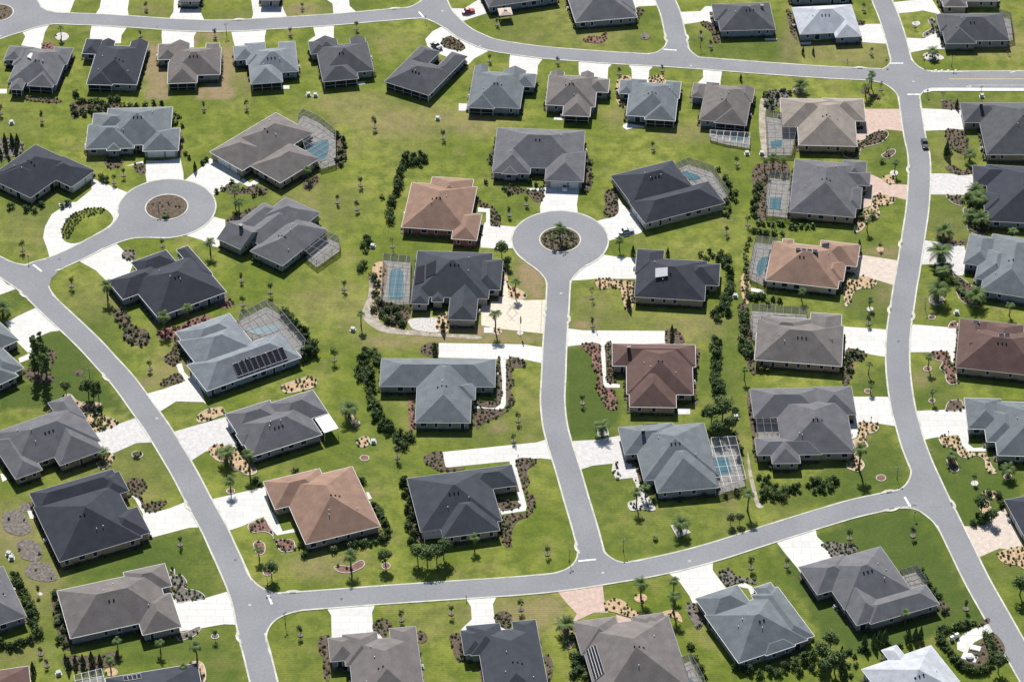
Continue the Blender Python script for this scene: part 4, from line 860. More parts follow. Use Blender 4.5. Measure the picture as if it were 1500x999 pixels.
def inside_house(x,y,m=0.0):
    for h in H:
        if abs(x-h['loc'][0])>25 or abs(y-h['loc'][1])>25: continue
        l=to_local(h,x,y)
        if any(r[0]+OV-m<l[0]<r[2]-OV+m and r[1]+OV-m<l[1]<r[3]-OV+m for r in h['rr']): return True
    return False
SOLAR={'a1':[]}
VENTM=flat('vent_dark',(.012,.012,.014),1.0,spec=0.0)
def roof_hit(h,px,py):
    z=9.0
    while z>EZ:
        x,y=U(px,py,z); l=to_local(h,x,y); rz=roofz(h['rr'],l[0],l[1],h['pitch'])
        if rz>=0 and z<=EZ+rz: return (l[0],l[1],EZ+rz)
        z-=.05
    x,y=U(px,py,EZ+.3); l=to_local(h,x,y); return (l[0],l[1],EZ+.3)
for h in H:
    rr=h['rr']; pt=h['pitch']; root=empty('house',(h['loc'][0],h['loc'][1],0),h['ang']); h['obj']=root
    lab=h['label']; lab=lab if ('house' in lab or len(lab.split())>14) else 'house with '+lab
    tag(root,lab,'house','houses of the suburb')
    k=.94+.12*rnd.random(); rm=roofmat('shingles_'+h['key'],sc3(ROOFC[h['roof']],k)); wm=wallmat(h['wall'])
    # roof
    mb=MB(); F_=[rect_faces(r,pt) for r in rr]
    for i,fs in enumerate(F_):
        for poly,pl in fs:
            ps=[poly]
            for j,gs in enumerate(F_):
                if j==i: continue
                eps=1e-4 if j>i else -1e-4
                for q,pm in gs:
                    C=clip(q,pm[0]-pl[0],pm[1]-pl[1],pm[2]-pl[2]-eps)
                    if parea(C)>1e-3: ps=subtract(ps,C)
            for P in ps:
                if area2(P)<0: P=P[::-1]
                mb.add([(x,y,EZ+pl[0]*x+pl[1]*y+pl[2]) for x,y in P],[tuple(range(len(P)))])
    roof=mb.build('roof',rm,root)
    # gable triangles, fascia
    gb=MB()
    for r in rr:
        x0,y0,x1,y1,g,dz=r
        for s,xx in (('W',x0+.03),('E',x1-.03)):
            if s in g: gb.add([(xx,y0,EZ),(xx,y1,EZ),(xx,(y0+y1)/2,EZ+(y1-y0)/2*pt-.02)],[(0,1,2)])
    if gb.f: gb.build('gable',wm,root)
    fb=MB()
    for p,q,n,i in segs(rr):
        t=.09; a=(p[0]+n[0]*t,p[1]+n[1]*t); b=(q[0]+n[0]*t,q[1]+n[1]*t)
        fb.add([(*p,EZ-.15),(*q,EZ-.15),(*b,EZ-.15),(*a,EZ-.15),(*p,EZ+.012),(*q,EZ+.012),(*b,EZ+.012),(*a,EZ+.012)],[(0,1,2,3),(7,6,5,4),(0,4,5,1),(1,5,6,2),(2,6,7,3),(3,7,4,0)])
    fb.build('fascia',M['white'] if rnd.random()<.42 else M['fascia'],root)
    # walls
    wr=[[r[0]+OV,r[1]+OV,r[2]-OV,r[3]-OV] for r in rr]; ws=segs(wr); wb=MB(); top=EZ+OV*pt-.06
    lan=[]; gsel=None
    if h['garage']:
        gl=to_local(h,*U(*h['garage'])); best=None
        for s in ws:
            p,q,n,i=s; L=math.hypot(q[0]-p[0],q[1]-p[1])
            if L<4.4: continue
            mx,my=(p[0]+q[0])/2,(p[1]+q[1])/2; d=math.hypot(mx-gl[0],my-gl[1])
            out=(gl[0]-mx)*n[0]+(gl[1]-my)*n[1]
            d-= .3*out
            if best is None or d<best[0]: best=(d,s)
        gsel=best[1] if best else None
    ca,sa=math.cos(h['ang']),math.sin(h['ang'])
    for s in ws:
        p,q,n,i=s
        wny=n[0]*sa+n[1]*ca
        if i in h['lanai'] and wny<-.5 : lan.append(s); continue
        wb.quad((*p,0),(*q,0),(*q,top),(*p,top))
    wb.build('wall',wm,root)
    for p,q,n,i in lan:
        sb=MB(); sb.quad((*p,.0),(*q,.0),(*q,top),(*p,top)); sc_=sb.build('lanai_screen',M['lanai'],root)
        L=math.hypot(q[0]-p[0],q[1]-p[1]); m=max(2,int(L/2.6)); fb=MB()
        for k in range(m+1):
            x=p[0]+(q[0]-p[0])*k/m+n[0]*.06; y=p[1]+(q[1]-p[1])*k/m+n[1]*.06; fb.bar((x,y,0),(x,y,top-.1),.16 if k in (0,m) else .10)
        fb.bar((p[0]+n[0]*.06,p[1]+n[1]*.06,.85),(q[0]+n[0]*.06,q[1]+n[1]*.06,.85),.07)
        fb.build('screen_frame',M['offwhite'],sc_)
    # windows and garage doors
    nwin=0
    for s in ws:
        p,q,n,i=s
        if s in lan: continue
        L=math.hypot(q[0]-p[0],q[1]-p[1]); wny=n[0]*sa+n[1]*ca; ux,uy=(q[0]-p[0])/L,(q[1]-p[1])/L
        wx=h['loc'][0]+((p[0]+q[0])/2)*ca-((p[1]+q[1])/2)*sa; wy=h['loc'][1]+((p[0]+q[0])/2)*sa+((p[1]+q[1])/2)*ca
        if s is gsel:
            gw=min(4.9,L-.6); c=L/2 if L<7.5 else (L/2-1.2)
            cs=[(c,gw)] if L<8.6 else [(L/2-1.6,4.9),(L/2+2.9,2.8)]
            for c,gw in cs:
                gm=MB(); o=.05
                a=(p[0]+ux*(c-gw/2)+n[0]*o,p[1]+uy*(c-gw/2)+n[1]*o); b=(p[0]+ux*(c+gw/2)+n[0]*o,p[1]+uy*(c+gw/2)+n[1]*o)
                for kk in range(4): gm.bar((*a,.28+.54*kk),(*b,.28+.54*kk),.05,.5)
                gm.build('garage_door',M['offwhite'],root)
            continue
        facing = (n[0]*ca-n[1]*sa)*(0-wx)/900+wny*((CAM[1]-wy)/900)
        if facing<.02 or L<2.4: continue
        m=int(L/3.1); 
        for k in range(m):
            if rnd.random()<.25 and m>1: continue
            c=L*(k+.5)/m+rnd.uniform(-.4,.4); w=rnd.choice((.9,.9,1.1,1.7)); zt=2.25; zb=rnd.choice((.9,.7,1.0)) if rnd.random()<.85 else .1
            w=min(w,L/m*.7)
            o=.03; a=(p[0]+ux*(c-w/2)+n[0]*o,p[1]+uy*(c-w/2)+n[1]*o); b=(p[0]+ux*(c+w/2)+n[0]*o,p[1]+uy*(c+w/2)+n[1]*o)
            fm=MB(); 
            fm.bar((*a,zt),(*b,zt),.10,.13); fm.bar((*a,zb),(*b,zb),.12,.13); fm.bar((*a,zb),(*a,zt),.10,.12); fm.bar((*b,zb),(*b,zt),.10,.12)
            fo=fm.build('window',M['white'],root); pm=MB(); a2=(a[0]+n[0]*.01,a[1]+n[1]*.01); b2=(b[0]+n[0]*.01,b[1]+n[1]*.01)
            pm.quad((*a2,zb),(*b2,zb),(*b2,zt),(*a2,zt)); pm.build('pane',M['glass'],fo); nwin+=1
    # roof vents and pipes near the ridge on the camera side
    R0=max(rr,key=lambda r:(r[2]-r[0])*(r[3]-r[1])); cx,cy=(R0[0]+R0[2])/2,(R0[1]+R0[3])/2
    k0=rnd.choice((2,3,3,3))
    ex,ey=(1,0) if rnd.random()<.7 else (0,1)
    sgn=rnd.choice((-1,1,-1)); base=(cx+rnd.uniform(-1,1.5),cy-rnd.uniform(1.2,2.2))
    for kk in range(k0):
        x,y=base[0]+(kk-1)*1.15,base[1]; z=roofz(rr,x,y,pt)
        if z<0: continue
        v=MB(); v.box(-.2,-.2,-.12,.2,.2,.17); o=v.build('roof_vent',VENTM,root,(x,y,EZ+z))
    for kk in range(rnd.choice((2,3,3))):
        x=cx+rnd.uniform(-.32,.32)*(R0[2]-R0[0]); y=cy+rnd.uniform(-.3,.3)*(R0[3]-R0[1]); z=roofz(rr,x,y,pt)
        if z<0: continue
        v=MB(); v.tube([(0,0,-.1),(0,0,.45)],.11,8); v.build('vent_pipe',M['white'] if rnd.random()<.6 else M['steel'],root,(x,y,EZ+z))
def roof_panel(key,quad,name,mat,th=.10,split=0,lift=.06,frame=None,clampz=True):
    h=HK[key]; qc=(sum(q[0] for q in quad)/4,sum(q[1] for q in quad)/4); C0=roof_hit(h,*qc); e=.05
    zf=lambda x,y: roofz(h['rr'],x,y,h['pitch'])
    gx=(zf(C0[0]+e,C0[1])-zf(C0[0]-e,C0[1]))/(2*e); gy=(zf(C0[0],C0[1]+e)-zf(C0[0],C0[1]-e))/(2*e)
    nrm=np.array((-gx,-gy,1.0)); nrm/=np.linalg.norm(nrm); pts=[]
    for q in quad:
        def fz(z):
            l=to_local(h,*U(q[0],q[1],z)); return C0[2]+gx*(l[0]-C0[0])+gy*(l[1]-C0[1])-z
        f0,f1=fz(0.0),fz(10.0); z=10.0*f0/(f0-f1); z=max(EZ-1,min(z,12)); l=to_local(h,*U(q[0],q[1],z))
        pts.append(np.array((l[0],l[1],C0[2]+gx*(l[0]-C0[0])+gy*(l[1]-C0[1]))))
    gl=math.hypot(gx,gy) or 1; t=0; zr=C0[2]
    while t<12:
        t+=.1; zz=EZ+zf(C0[0]+gx/gl*t,C0[1]+gy/gl*t)
        if zz<=zr-.001: break
        zr=zz
    for p in (pts if clampz else []):
        lim=min(max(p[2],EZ+.25),zr-.25)
        if lim!=p[2]:
            k=(lim-p[2])/(gl*gl); p[0]+=gx*k; p[1]+=gy*k; p[2]=lim
    n=max(1,split); last=None
    for k in range(n):
        def lerp(u,v,t): return u+(v-u)*t
        g=.06 if n>1 else 0
        t0=(k+g)/n; t1=(k+1-g)/n
        A=[lerp(pts[0],pts[1],t0),lerp(pts[0],pts[1],t1),lerp(pts[3],pts[2],t1),lerp(pts[3],pts[2],t0)]
        v=[tuple(p+nrm*lift) for p in A]+[tuple(p+nrm*(lift+th)) for p in A]
        mb=MB(); mb.add(v,[(3,2,1,0),(4,5,6,7),(0,1,5,4),(1,2,6,5),(2,3,7,6),(3,0,4,7)]); last=mb.build(name,mat,h['obj'])
        if frame:
            f=MB()
            for i in range(4): f.bar(tuple(A[i]+nrm*(lift+th+.02)),tuple(A[(i+1)%4]+nrm*(lift+th+.02)),.05)
            f.build('panel_frame',frame,last)
roof_panel('b10',[(340,534),(414,508),(422,526),(348,552)],'solar_panel',M['solar'],split=9,frame=M['steel'])
roof_panel('c7',[(606,394),(622,389),(621,413),(607,418)],'solar_panel',M['solar'],split=1)
roof_panel('c7',[(625,388),(639,382),(638,402),(624,408)],'solar_panel',M['solar'],split=1)
roof_panel('c8',[(960,394),(978,392.5),(978,405),(960,407.5)],'skylight',M['white'],lift=.35,clampz=False)
roof_panel('a1',[(41,85),(46,80),(49,80),(46,88)],'skylight',M['white'],th=.5)
roof_panel('l3',[(856,954),(873,944),(886,985),(868,999)],'solar_panel',M['solar'],split=4,frame=M['steel'])
roof_panel('r5',[(1464,586),(1500,584),(1500,590),(1466,592)],'solar_panel',M['solar'],split=5,frame=M['steel'])
roof_panel('q3',[(1204,358),(1216,356),(1215,363),(1203,367)],'solar_panel',M['solar'],split=1,frame=M['steel'])
roof_panel('q3',[(1165,364),(1198,367),(1198,371),(1165,368)],'solar_panel',M['solar'],split=4,frame=M['steel'])
roof_panel('r4',[(1424,470),(1434,471),(1435,474),(1426,474)],'solar_panel',M['solar'],split=1,frame=M['steel'])
roof_panel('r4',[(1462,490),(1480,488),(1480,494),(1463,496)],'solar_panel',M['solar'],split=2,frame=M['steel'])
roof_panel('w7',[(180,991),(206,987),(208,994),(182,998)],'solar_panel',M['solar'],split=4,frame=M['steel'])
roof_panel('c11',[(941,620),(958,617),(964,621),(944,625)],'solar_panel',M['solar'],split=3,frame=M['steel'])
for key,x,y in (('c10',921,512),('c11',942,634),('b12',353,334),('r1',1437,156),('b3',1116,12)):
    h=HK[key]; p=roof_hit(h,x,y); m=MB(); m.box(-.45,-.35,-1.0,.45,.35,1.0); m.box(-.55,-.45,1.0,.55,.45,1.12); ch=m.build('chimney',M['bronze'] if key!='b3' else wallmat('grey'),h['obj'],(p[0],p[1],p[2]))
# white flat lanai roof of the grey house
def flat_roof(key,quad,z,mat,th=.2,name='lanai_roof',posts=True):
    h=HK[key]; P=[to_local(h,*U(*q,z)) for q in quad]
    if area2(P)<0: P=P[::-1]
    mb=MB(); n=4; mb.add([(x,y,z-th) for x,y in P]+[(x,y,z) for x,y in P],[(3,2,1,0),(4,5,6,7)]+[(i,(i+1)%4,4+(i+1)%4,4+i) for i in range(4)])
    o=mb.build(name,mat,h['obj'])
    if posts:
        for x,y in P:
            m=MB(); c=(sum(p[0] for p in P)/4,sum(p[1] for p in P)/4); xx=x+(c[0]-x)*.06; yy=y+(c[1]-y)*.06; m.bar((xx,yy,0),(xx,yy,z-th),.12); m.build('post',M['white'],o)
    return o
flat_roof('b9',[(461,613),(482,606),(496,627),(475,634)],2.95,M['white'])
flat_roof('b8',[(618,777),(645,774),(649,787),(621,790)],2.9,M['screen'],.03,'screen_roof')
# white patio slabs
SLABS=[('a7',[(672,152),(684,152.5),(685,163),(672,163)]),('a4',[(412,126),(424,126),(424,131),(412,131)]),('a5',[(522,121),(534,120),(535,124),(524,125)]),('a8',[(812,172),(823,172),(824,177),(811,176)]),('a9',[(913,183),(920,181),(944,186),(944,188),(928,188),(918,191),(912,187)]),
('a1',[(-4,131),(10,131),(10,138),(-4,138)]),('w2',[(40,748),(48,748),(50,760),(44,760)]),('w3',[(0,694),(4,694),(11,702),(4,706)]),('b7t',[(536,721),(540,721),(545,730),(540,732)]),('b3',[(1120,57),(1138,57),(1138,60),(1121,60)]),('b4',[(1172,63),(1188,62),(1188,66),(1173,66)]),('c10',[(989,598),(1011,598),(1011,607),(990,607)]),('q3',[(1100,422),(1119,425),(1119,430),(1100,427)]),('c7',[(709,480),(722,480),(724,488),(709,488)])]
for key,q in SLABS: sheet('patio_slab',LN(q),.09,M['concrete'])
# ------------------------------------------------------------------ pool cages
def cage(key,corners,label,pool=None,hgt=2.75,bar=None,step=2.9,frame='bronze',deckm='deck',walls=True,low=None):
    """corners: ground polygon in photo px; z of roof = hgt"""
    P=LN(corners)
    if area2(P)<0: P=P[::-1]
    cx=sum(p[0] for p in P)/len(P); cy=sum(p[1] for p in P)/len(P)
    dk=sheet('pool_deck',P,.075,M[deckm])
    root=empty('pool_cage',(cx,cy,0)); tag(root,label,'pool enclosure','screened pool cages')
    Q=[(x-cx,y-cy) for x,y in P]; fm=MB(); sm=MB(); rm=MB(); N=len(Q); b=bar or .075
    # flat roof with parallel beams
    ht=hgt+.12
    for i in range(N):
        j=(i+1)%N; L=math.hypot(Q[j][0]-Q[i][0],Q[j][1]-Q[i][1]); m=max(1,round(L/step))
        sm.quad((*Q[i],.1),(*Q[j],.1),(*Q[j],hgt),(*Q[i],hgt))
        fm.bar((*Q[i],hgt),(*Q[j],hgt),b*1.3); fm.bar((*Q[i],1.0),(*Q[j],1.0),b*.6)
        for k in range(m):
            t=k/m; x=Q[i][0]+(Q[j][0]-Q[i][0])*t; y=Q[i][1]+(Q[j][1]-Q[i][1])*t; fm.bar((x,y,.08),(x,y,hgt),b)
    tri=tessellate_polygon([[Vector((x,y,ht)) for x,y in Q]]); rm.add([(x,y,ht) for x,y in Q],[tuple(t) for t in tri])
    ang=HK[key]['ang'] if key else 0; ca,sa=math.cos(ang),math.sin(ang)
    loc=[(x*ca+y*sa,-x*sa+y*ca) for x,y in Q]
    for ax,st in ((0,step*.8),(1,step*1.7)):
        lo=min(p[ax] for p in loc); hi=max(p[ax] for p in loc); n=max(1,int((hi-lo)/st))
        for k in range(1,n+1):
            cc=lo+(hi-lo)*k/(n+1); xs=[]
            for i in range(N):
                p=loc[i]; q=loc[(i+1)%N]
                if (p[ax]-cc)*(q[ax]-cc)<0:
                    t=(cc-p[ax])/(q[ax]-p[ax]); xs.append((p[0]+(q[0]-p[0])*t,p[1]+(q[1]-p[1])*t))
            xs.sort()
            for a_ in range(0,len(xs)-1,2):
                g=[(x*ca-y*sa,x*sa+y*ca,ht+.02*ax) for x,y in xs[a_:a_+2]]; fm.bar(g[0],g[1],b)
    fm.build('frame',M[frame],root); sm.build('side_screen',M['screen'],root); rm.build('roof_screen',M['screen'],root)
    if pool:
        W=smooth(LN(pool),True,4) if len(pool)>4 else LN(pool)
        px,py=sum(p[0] for p in W)/len(W),sum(p[1] for p in W)/len(W)
        r=empty('swimming_pool',(px,py,0)); tag(r,'blue swimming pool inside the '+label,'pool','swimming pools')
        w=[(x-px,y-py) for x,y in W]
        sheet('water',w,.10,M['water'],r,None)
        p_,q_=coffset(w,-.3); mb=MB(); n=len(p_)
        for i in range(n):
            j=(i+1)%n; mb.quad((*p_[i],.13),(*q_[i],.13),(*q_[j],.13),(*p_[j],.13)); mb.quad((*p_[i],.09),(*p_[i],.13),(*p_[j],.13),(*p_[j],.09))
        mb.build('coping',M['edging'],r)
cage('c2',[(438,200),(436,180),(444,170),(466,180),(492,200),(492,242),(470,248),(450,235)] ,'screened cage right of the house beside the left circle',[(445,214),(462,210),(480,205),(480,228),(468,236),(455,226)])
cage('b12',[(442,374),(468,345),(498,358),(498,368),(464,392)],'small screened patio of the grey gabled house',[(474,349),(482,352),(478,358),(472,355)])
cage('b10',[(352,470),(390,450),(408,460),(448,508),(444,528),(395,508),(345,490)],'white rock cage of the solar panel house',[(364,480),(380,480),(406,476),(409,482),(388,490),(370,488)],deckm='rock_white')
cage('c6',[(990,250),(1008,242),(1044,254),(1068,292),(1062,300),(1035,285),(985,262)],'large dark cage behind the charcoal house by the centre circle',[(990,256),(1006,252),(1022,258),(1026,262),(1018,266),(1000,262)])
cage('c7',[(562,382),(602,386),(600,446),(558,448)],'long cage left of the cream drive house',[(572,398),(590,398),(591,434),(588,439),(574,439),(570,434)])
cage('q1',[(1121,172),(1142,175),(1166,200),(1160,228),(1124,228)],'cage left of the beige roof house',[(1128,208),(1146,206),(1145,216),(1130,218)])
cage('q2',[(1126,262),(1157,264),(1156,320),(1120,316)],'tall narrow cage left of the second grey house',[(1128,290),(1145,290),(1143,308),(1127,306)])
cage('q3',[(1106,356),(1138,360),(1124,390),(1120,420),(1096,408)],'cage left of the rusty tan roof house',[(1112,382),(1124,376),(1128,380),(1120,396),(1114,404),(1108,398)],deckm='rock_white')
cage('q4',[(1100,456),(1182,462),(1182,474),(1116,474),(1114,492),(1104,500),(1099,492)],'flat screened terrace above the weathered grey roof',None)
cage('q5',[(1106,618),(1124,620),(1150,636),(1152,646),(1109,646)],'corner screen lanai of the hedge house',None)
cage('c11',[(1041,652),(1077,650),(1092,712),(1048,726)],'white framed cage right of the blue grey house',[(1045,670),(1066,670),(1072,692),(1051,697)],frame='white')
cage('l3',[(955,990),(1012,968),(1030,1002),(1035,1020),(950,1020)],'cage cut off by the bottom edge of the photo',[(985,1000),(1012,994),(1018,1004),(990,1010)])
cage('l1',[(1318,845),(1342,838),(1358,862),(1332,868)],'small square screen yard of the dark lawn house',None,hgt=2.6)
cage('b7',[(1462,24),(1480,30),(1484,60),(1474,62)],'small cage at the top right corner house',None)
cage('w7',[(110,1000),(150,990),(156,1012),(114,1020)],'cage cut off at the lower left bottom edge',None,frame='white')
cage('a10',[(1040,196),(1098,200),(1098,218),(1062,212),(1040,206)],'low white walled patio cage below the last top row house',[(1072,200),(1090,202),(1088,207),(1072,205)],hgt=1.4,frame='white')
# ------------------------------------------------------------------ foliage prototypes (unit size = real metres, scaled per plant)
def leafcloud(R, n, size, seed, blobs=None, flat_=1.0, up=.35):
    """many small leaf faces spread through uneven lobes; R=(rx,ry,rz)"""
    r=random.Random(seed); mb=MB(); bl=blobs or 7
    cen=[]
    for i in range(bl):
        t=r.uniform(0,6.28); p=r.uniform(-.75,.95); q=math.sqrt(max(0,1-p*p))*r.uniform(.35,.72)
        cen.append((q*math.cos(t),q*math.sin(t),p*.62,r.uniform(.34,.56)))
    for i in range(n):
        c=r.choice(cen); t=r.uniform(0,6.28); p=r.uniform(-1,1); q=math.sqrt(1-p*p); k=c[3]*r.uniform(.55,1.08)
        x=(c[0]+k*q*math.cos(t))*R[0]; y=(c[1]+k*q*math.sin(t))*R[1]; z=(c[2]+k*p)*R[2]
        nx,ny,nz=x/R[0]+r.uniform(-.7,.7),y/R[1]+r.uniform(-.7,.7),z/R[2]+up+r.uniform(-.7,.7)
        N=np.array((nx,ny,nz)); N/=np.linalg.norm(N)+1e-6; a=np.cross(N,(r.uniform(-1,1),r.uniform(-1,1),r.uniform(-1,1))); a/=np.linalg.norm(a)+1e-6; b=np.cross(N,a)
        s=size*r.uniform(.6,1.3); c0=np.array((x,y,z)); 
        mb.add([tuple(c0-a*s),tuple(c0-b*s*.7),tuple(c0+a*s),tuple(c0+b*s*.7)],[(0,1,2,3)])
    return mb
def mesh_up(mb,dz):
    mb.v=[(x,y,z+dz) for x,y,z in mb.v]; return mb
def trunk(h,r0,r1,seed,limbs=4,top=None):
    r=random.Random(seed); mb=MB(); pts=[(0,0,-.1)]
    for k in range(1,5): pts.append((r.uniform(-.06,.06)*h*.3,r.uniform(-.06,.06)*h*.3,h*k/4))
    mb.tube(pts,[r0,r0*.85,(r0+r1)/2,r1*1.2,r1],6)
    for i in range(limbs):
        z=h*r.uniform(.55,.9); t=r.uniform(0,6.28); L=(top or h*.5)*r.uniform(.5,.9)
        mb.tube([(0,0,z),(math.cos(t)*L*.4,math.sin(t)*L*.4,z+L*.4),(math.cos(t)*L*.7,math.sin(t)*L*.7,z+L*.85)],[r1,r1*.6,r1*.3],5)
    return mb
PR={}
def proto(kind,parts): PR[kind]=parts     # parts: list of (name, mesh)
for i in range(3):
    proto('young%d'%i,[('trunk',trunk(1.9,.07,.045,i,4,1.6).mesh('trunk',M['bark'])),('crown',mesh_up(leafcloud((.95,.95,1.35),230,.17,20+i,8),2.75).mesh('crown',M[('leaf_mid','leaf_dusty','leaf_mid')[i]]))])
proto('bare',[('trunk',trunk(2.6,.06,.03,9,9,1.9).mesh('trunk',M['bark'])),('crown',mesh_up(leafcloud((1.1,1.1,1.0),90,.13,33,9),3.1).mesh('crown',M['leaf_dusty']))])
for i in range(3):
    proto('broad%d'%i,[('trunk',trunk(3.2,.2,.12,40+i,6,2.6).mesh('trunk',M['bark'])),('crown',mesh_up(leafcloud((2.6,2.6,2.2),1100,.26,50+i,13),4.6).mesh('crown',M[('leaf_mid','leaf_dark','leaf_mid')[i]]))])
for i in range(2):
    mbp=MB(); rr_=random.Random(60+i)
    for k in range(7):
        z=4.2+k*.85; n=leafcloud((1.9-.16*k,1.9-.16*k,.45),170,.22,70+7*i+k,6); dx,dy=rr_.uniform(-.6,.6),rr_.uniform(-.6,.6)
        mbp.add([(x+dx,y+dy,zz_+z) for x,y,zz_ in n.v],n.f)
    proto('pine%d'%i,[('trunk',trunk(9.2,.2,.06,80+i,8,1.6).mesh('trunk',M['bark'])),('crown',mbp.mesh('crown',M['leaf_mid']))])
def cone_tree(seed,h=3.2,r=.62,n=420,m='leaf_dark'):
    q=random.Random(seed); mb=MB()
    for i in range(n):
        t=q.uniform(0,6.28); u=q.random()**.8; z=.12+u*(h-.12); rad=r*(1-u**1.7)*q.uniform(.6,1.12)*(1 if u>.08 else .8); x,y=rad*math.cos(t),rad*math.sin(t)
        N=np.array((math.cos(t)+q.uniform(-.6,.6),math.sin(t)+q.uniform(-.6,.6),.5+q.uniform(-.4,.5))); N/=np.linalg.norm(N); a=np.cross(N,(q.uniform(-1,1),q.uniform(-1,1),q.uniform(-1,1))); a/=np.linalg.norm(a)+1e-6; b=np.cross(N,a); s=.15*q.uniform(.6,1.3); c=np.array((x,y,z))
        mb.add([tuple(c-a*s),tuple(c-b*s),tuple(c+a*s),tuple(c+b*s)],[(0,1,2,3)])
    return mb
for i in range(2): proto('conifer%d'%i,[('trunk',MB().tube([(0,0,-.1),(0,0,2.2)],[.08,.04],6).mesh('trunk',M['bark'])),('crown',cone_tree(90+i).mesh('crown',M['leaf_dark']))])
def palm(th,nf,fl,seed,fw=.42,droop=1.0,tr=.16):
    r=random.Random(seed); cr=MB()
    for i in range(nf):
        t=6.283*i/nf+r.uniform(-.2,.2); el=r.uniform(-.15,1.15); L=fl*r.uniform(.8,1.1); pts=[]
        n=7
        for k in range(n+1):
            s=k/n; a=el-s*s*1.15*droop; pts.append(None if k<0 else (s,a))
        x=y=0; z=th; P=[(0,0,th)]; rad=0
        for k in range(1,n+1):
            a=el-(k/n)**1.4*1.5*droop; rad+=L/n*math.cos(a); z+=L/n*math.sin(a); P.append((rad*math.cos(t),rad*math.sin(t),z))
        sx,sy=-math.sin(t),math.cos(t)
        cr.tube(P,[.04]*len(P),4,False)
        for k in range(1,n+1):
            for half in (0,.5):
                a=np.array(P[k-1])+(np.array(P[k])-np.array(P[k-1]))*half; w=fw*math.sin(math.pi*min(1,(k-1+half)/n*.85+.15))*2
                d=(np.array(P[k])-np.array(P[k-1]))
                for sd in (-1,1):
                    tip=a+np.array((sx*sd*w,sy*sd*w,-.22*w))+d*.7
                    cr.add([tuple(a),tuple(a+d*.42),tuple(tip)],[(0,1,2)])
    tk=MB(); pts=[(0,0,-.1)]+[(.03*th*math.sin(k),.02*th*math.cos(k*2),th*k/4) for k in range(1,4)]+[(0,0,th+.1)]
    tk.tube(pts,[tr*1.5,tr*1.1,tr,tr,tr*1.25],8)
    return [('trunk',tk.mesh('trunk',M['bark'])),('crown',cr.mesh('crown',M['leaf_palm']))]
proto('palm0',palm(4.0,16,2.0,1)); proto('palm1',palm(4.8,14,1.8,2,.4,1.1)); proto('datepalm0',palm(2.4,30,3.3,3,.5,.8,.3)); proto('datepalm1',palm(3.0,26,3.0,4,.5,.9,.3)); proto('dwarfpalm0',palm(.8,16,1.5,5,.3,1.0,.13))
def bush(seed,n=150,m='leaf_dark',sq=.85,size=.17,mat=None):
    mb=leafcloud((1,1,sq),n,size,seed,9,up=.5); mesh_up(mb,sq*.72)
    return mb.mesh('foliage',M[mat or m])
for i in range(3): PR['shrub%d'%i]=[('shrub',bush(100+i,240,('leaf_dark','leaf_mid','leaf_dark')[i]))]
PR['lightshrub0']=[('shrub',bush(110,200,'leaf_light'))]; PR['redshrub0']=[('shrub',bush(111,160,'leaf_red'))]; PR['oliveshrub0']=[('shrub',bush(112,170,'leaf_olive'))]
PR['hedge0']=[('shrub',bush(113,420,'leaf_mid',1.1,.15))]; PR['hedge1']=[('shrub',bush(114,420,'leaf_dark',1.1,.15))]
KINDN={'young':('young_tree','tree'),'bare':('bare_tree','tree'),'broad':('broadleaf_tree','tree'),'pine':('pine_tree','tree'),'conifer':('conifer','tree'),'palm':('palm_tree','palm tree'),'datepalm':('date_palm','palm tree'),'dwarfpalm':('dwarf_palm','palm tree'),
 'shrub':('shrub','shrub'),'lightshrub':('shrub','shrub'),'redshrub':('shrub','shrub'),'oliveshrub':('shrub','shrub'),'hedge':('hedge_shrub','shrub')}
def nearest_house(px,py):
    return min(H,key=lambda h:((h['px'][0]-px)**2+((h['px'][1]-py)*1.5)**2))
def relation(h,px,py):
    dx=px-h['px'][0]; dy=(py-h['px'][1])*1.35
    a=math.degrees(math.atan2(-dy,dx))%360
    return ['right of','above right of','above','above left of','left of','below left of','below','below right of'][int(((a+22.5)%360)//45)]
TREES=[]
def T(kind,desc,*items):
    for it in items:
        x,y=it[0],it[1]; s=it[2] if len(it)>2 else 1.0
        TREES.append([kind,desc,x,y,s])
YT='thin young tree'
T('young',YT,(62,177),(1,167,.9),(299,160,.8),(361,159,.95),(315,54,.8),(443,13,.7),(425,51,.8),(522,43,.8),(214,14,.8),(206,54,.6),(549,187,1),(649,203,.95),(728,37,.7),(717,90,.8),(817,93,.7),(33,367,1),(167,268,.95),(181,258,.9),(238,361,.8),(528,272,1),(494,297,.85),(523,307,1),
 (746,316,.85),(771,300,.85),(956,218,.8),(1079,241,.8),(1064,343,.9),(1095,330,.9),(970,104,.6),(907,109,.7),(1026,54,.7),(1041,69,.7),(354,412,.8),(396,429,1.05),(356,447,1),(504,424,1),(490,528,1.15),(105,420,1),(220,541,.9),(868,478,.9),(853,591,.9),(759,617,.9),(752,647,.8),
 (582,671,1),(264,798,.9),(802,812,.9),(440,930,.9),(661,899,.9),(763,893,1.0),(1100,832,1.0),(1152,829,.8),(1244,789,.9),(1337,785,.9),(1427,707,.8),(1415,892,.8),(1289,366,.7),(1276,80,.7),(1265,15,.7),(57,870,.8),(315,935,.8),(588,908,1),(1272,475,.8),(69,975,.7),(60,958,.7),(367,40,.01))
TREES=[t for t in TREES if t[4]>.1]
T('bare','sparse bare tree',(458,255,.7),(1290,132,.9),(1381,148,.9),(1340,40,.7),(1301,226,.6),(867,437,.9),(575,362,1.0),(1475,76,.8))
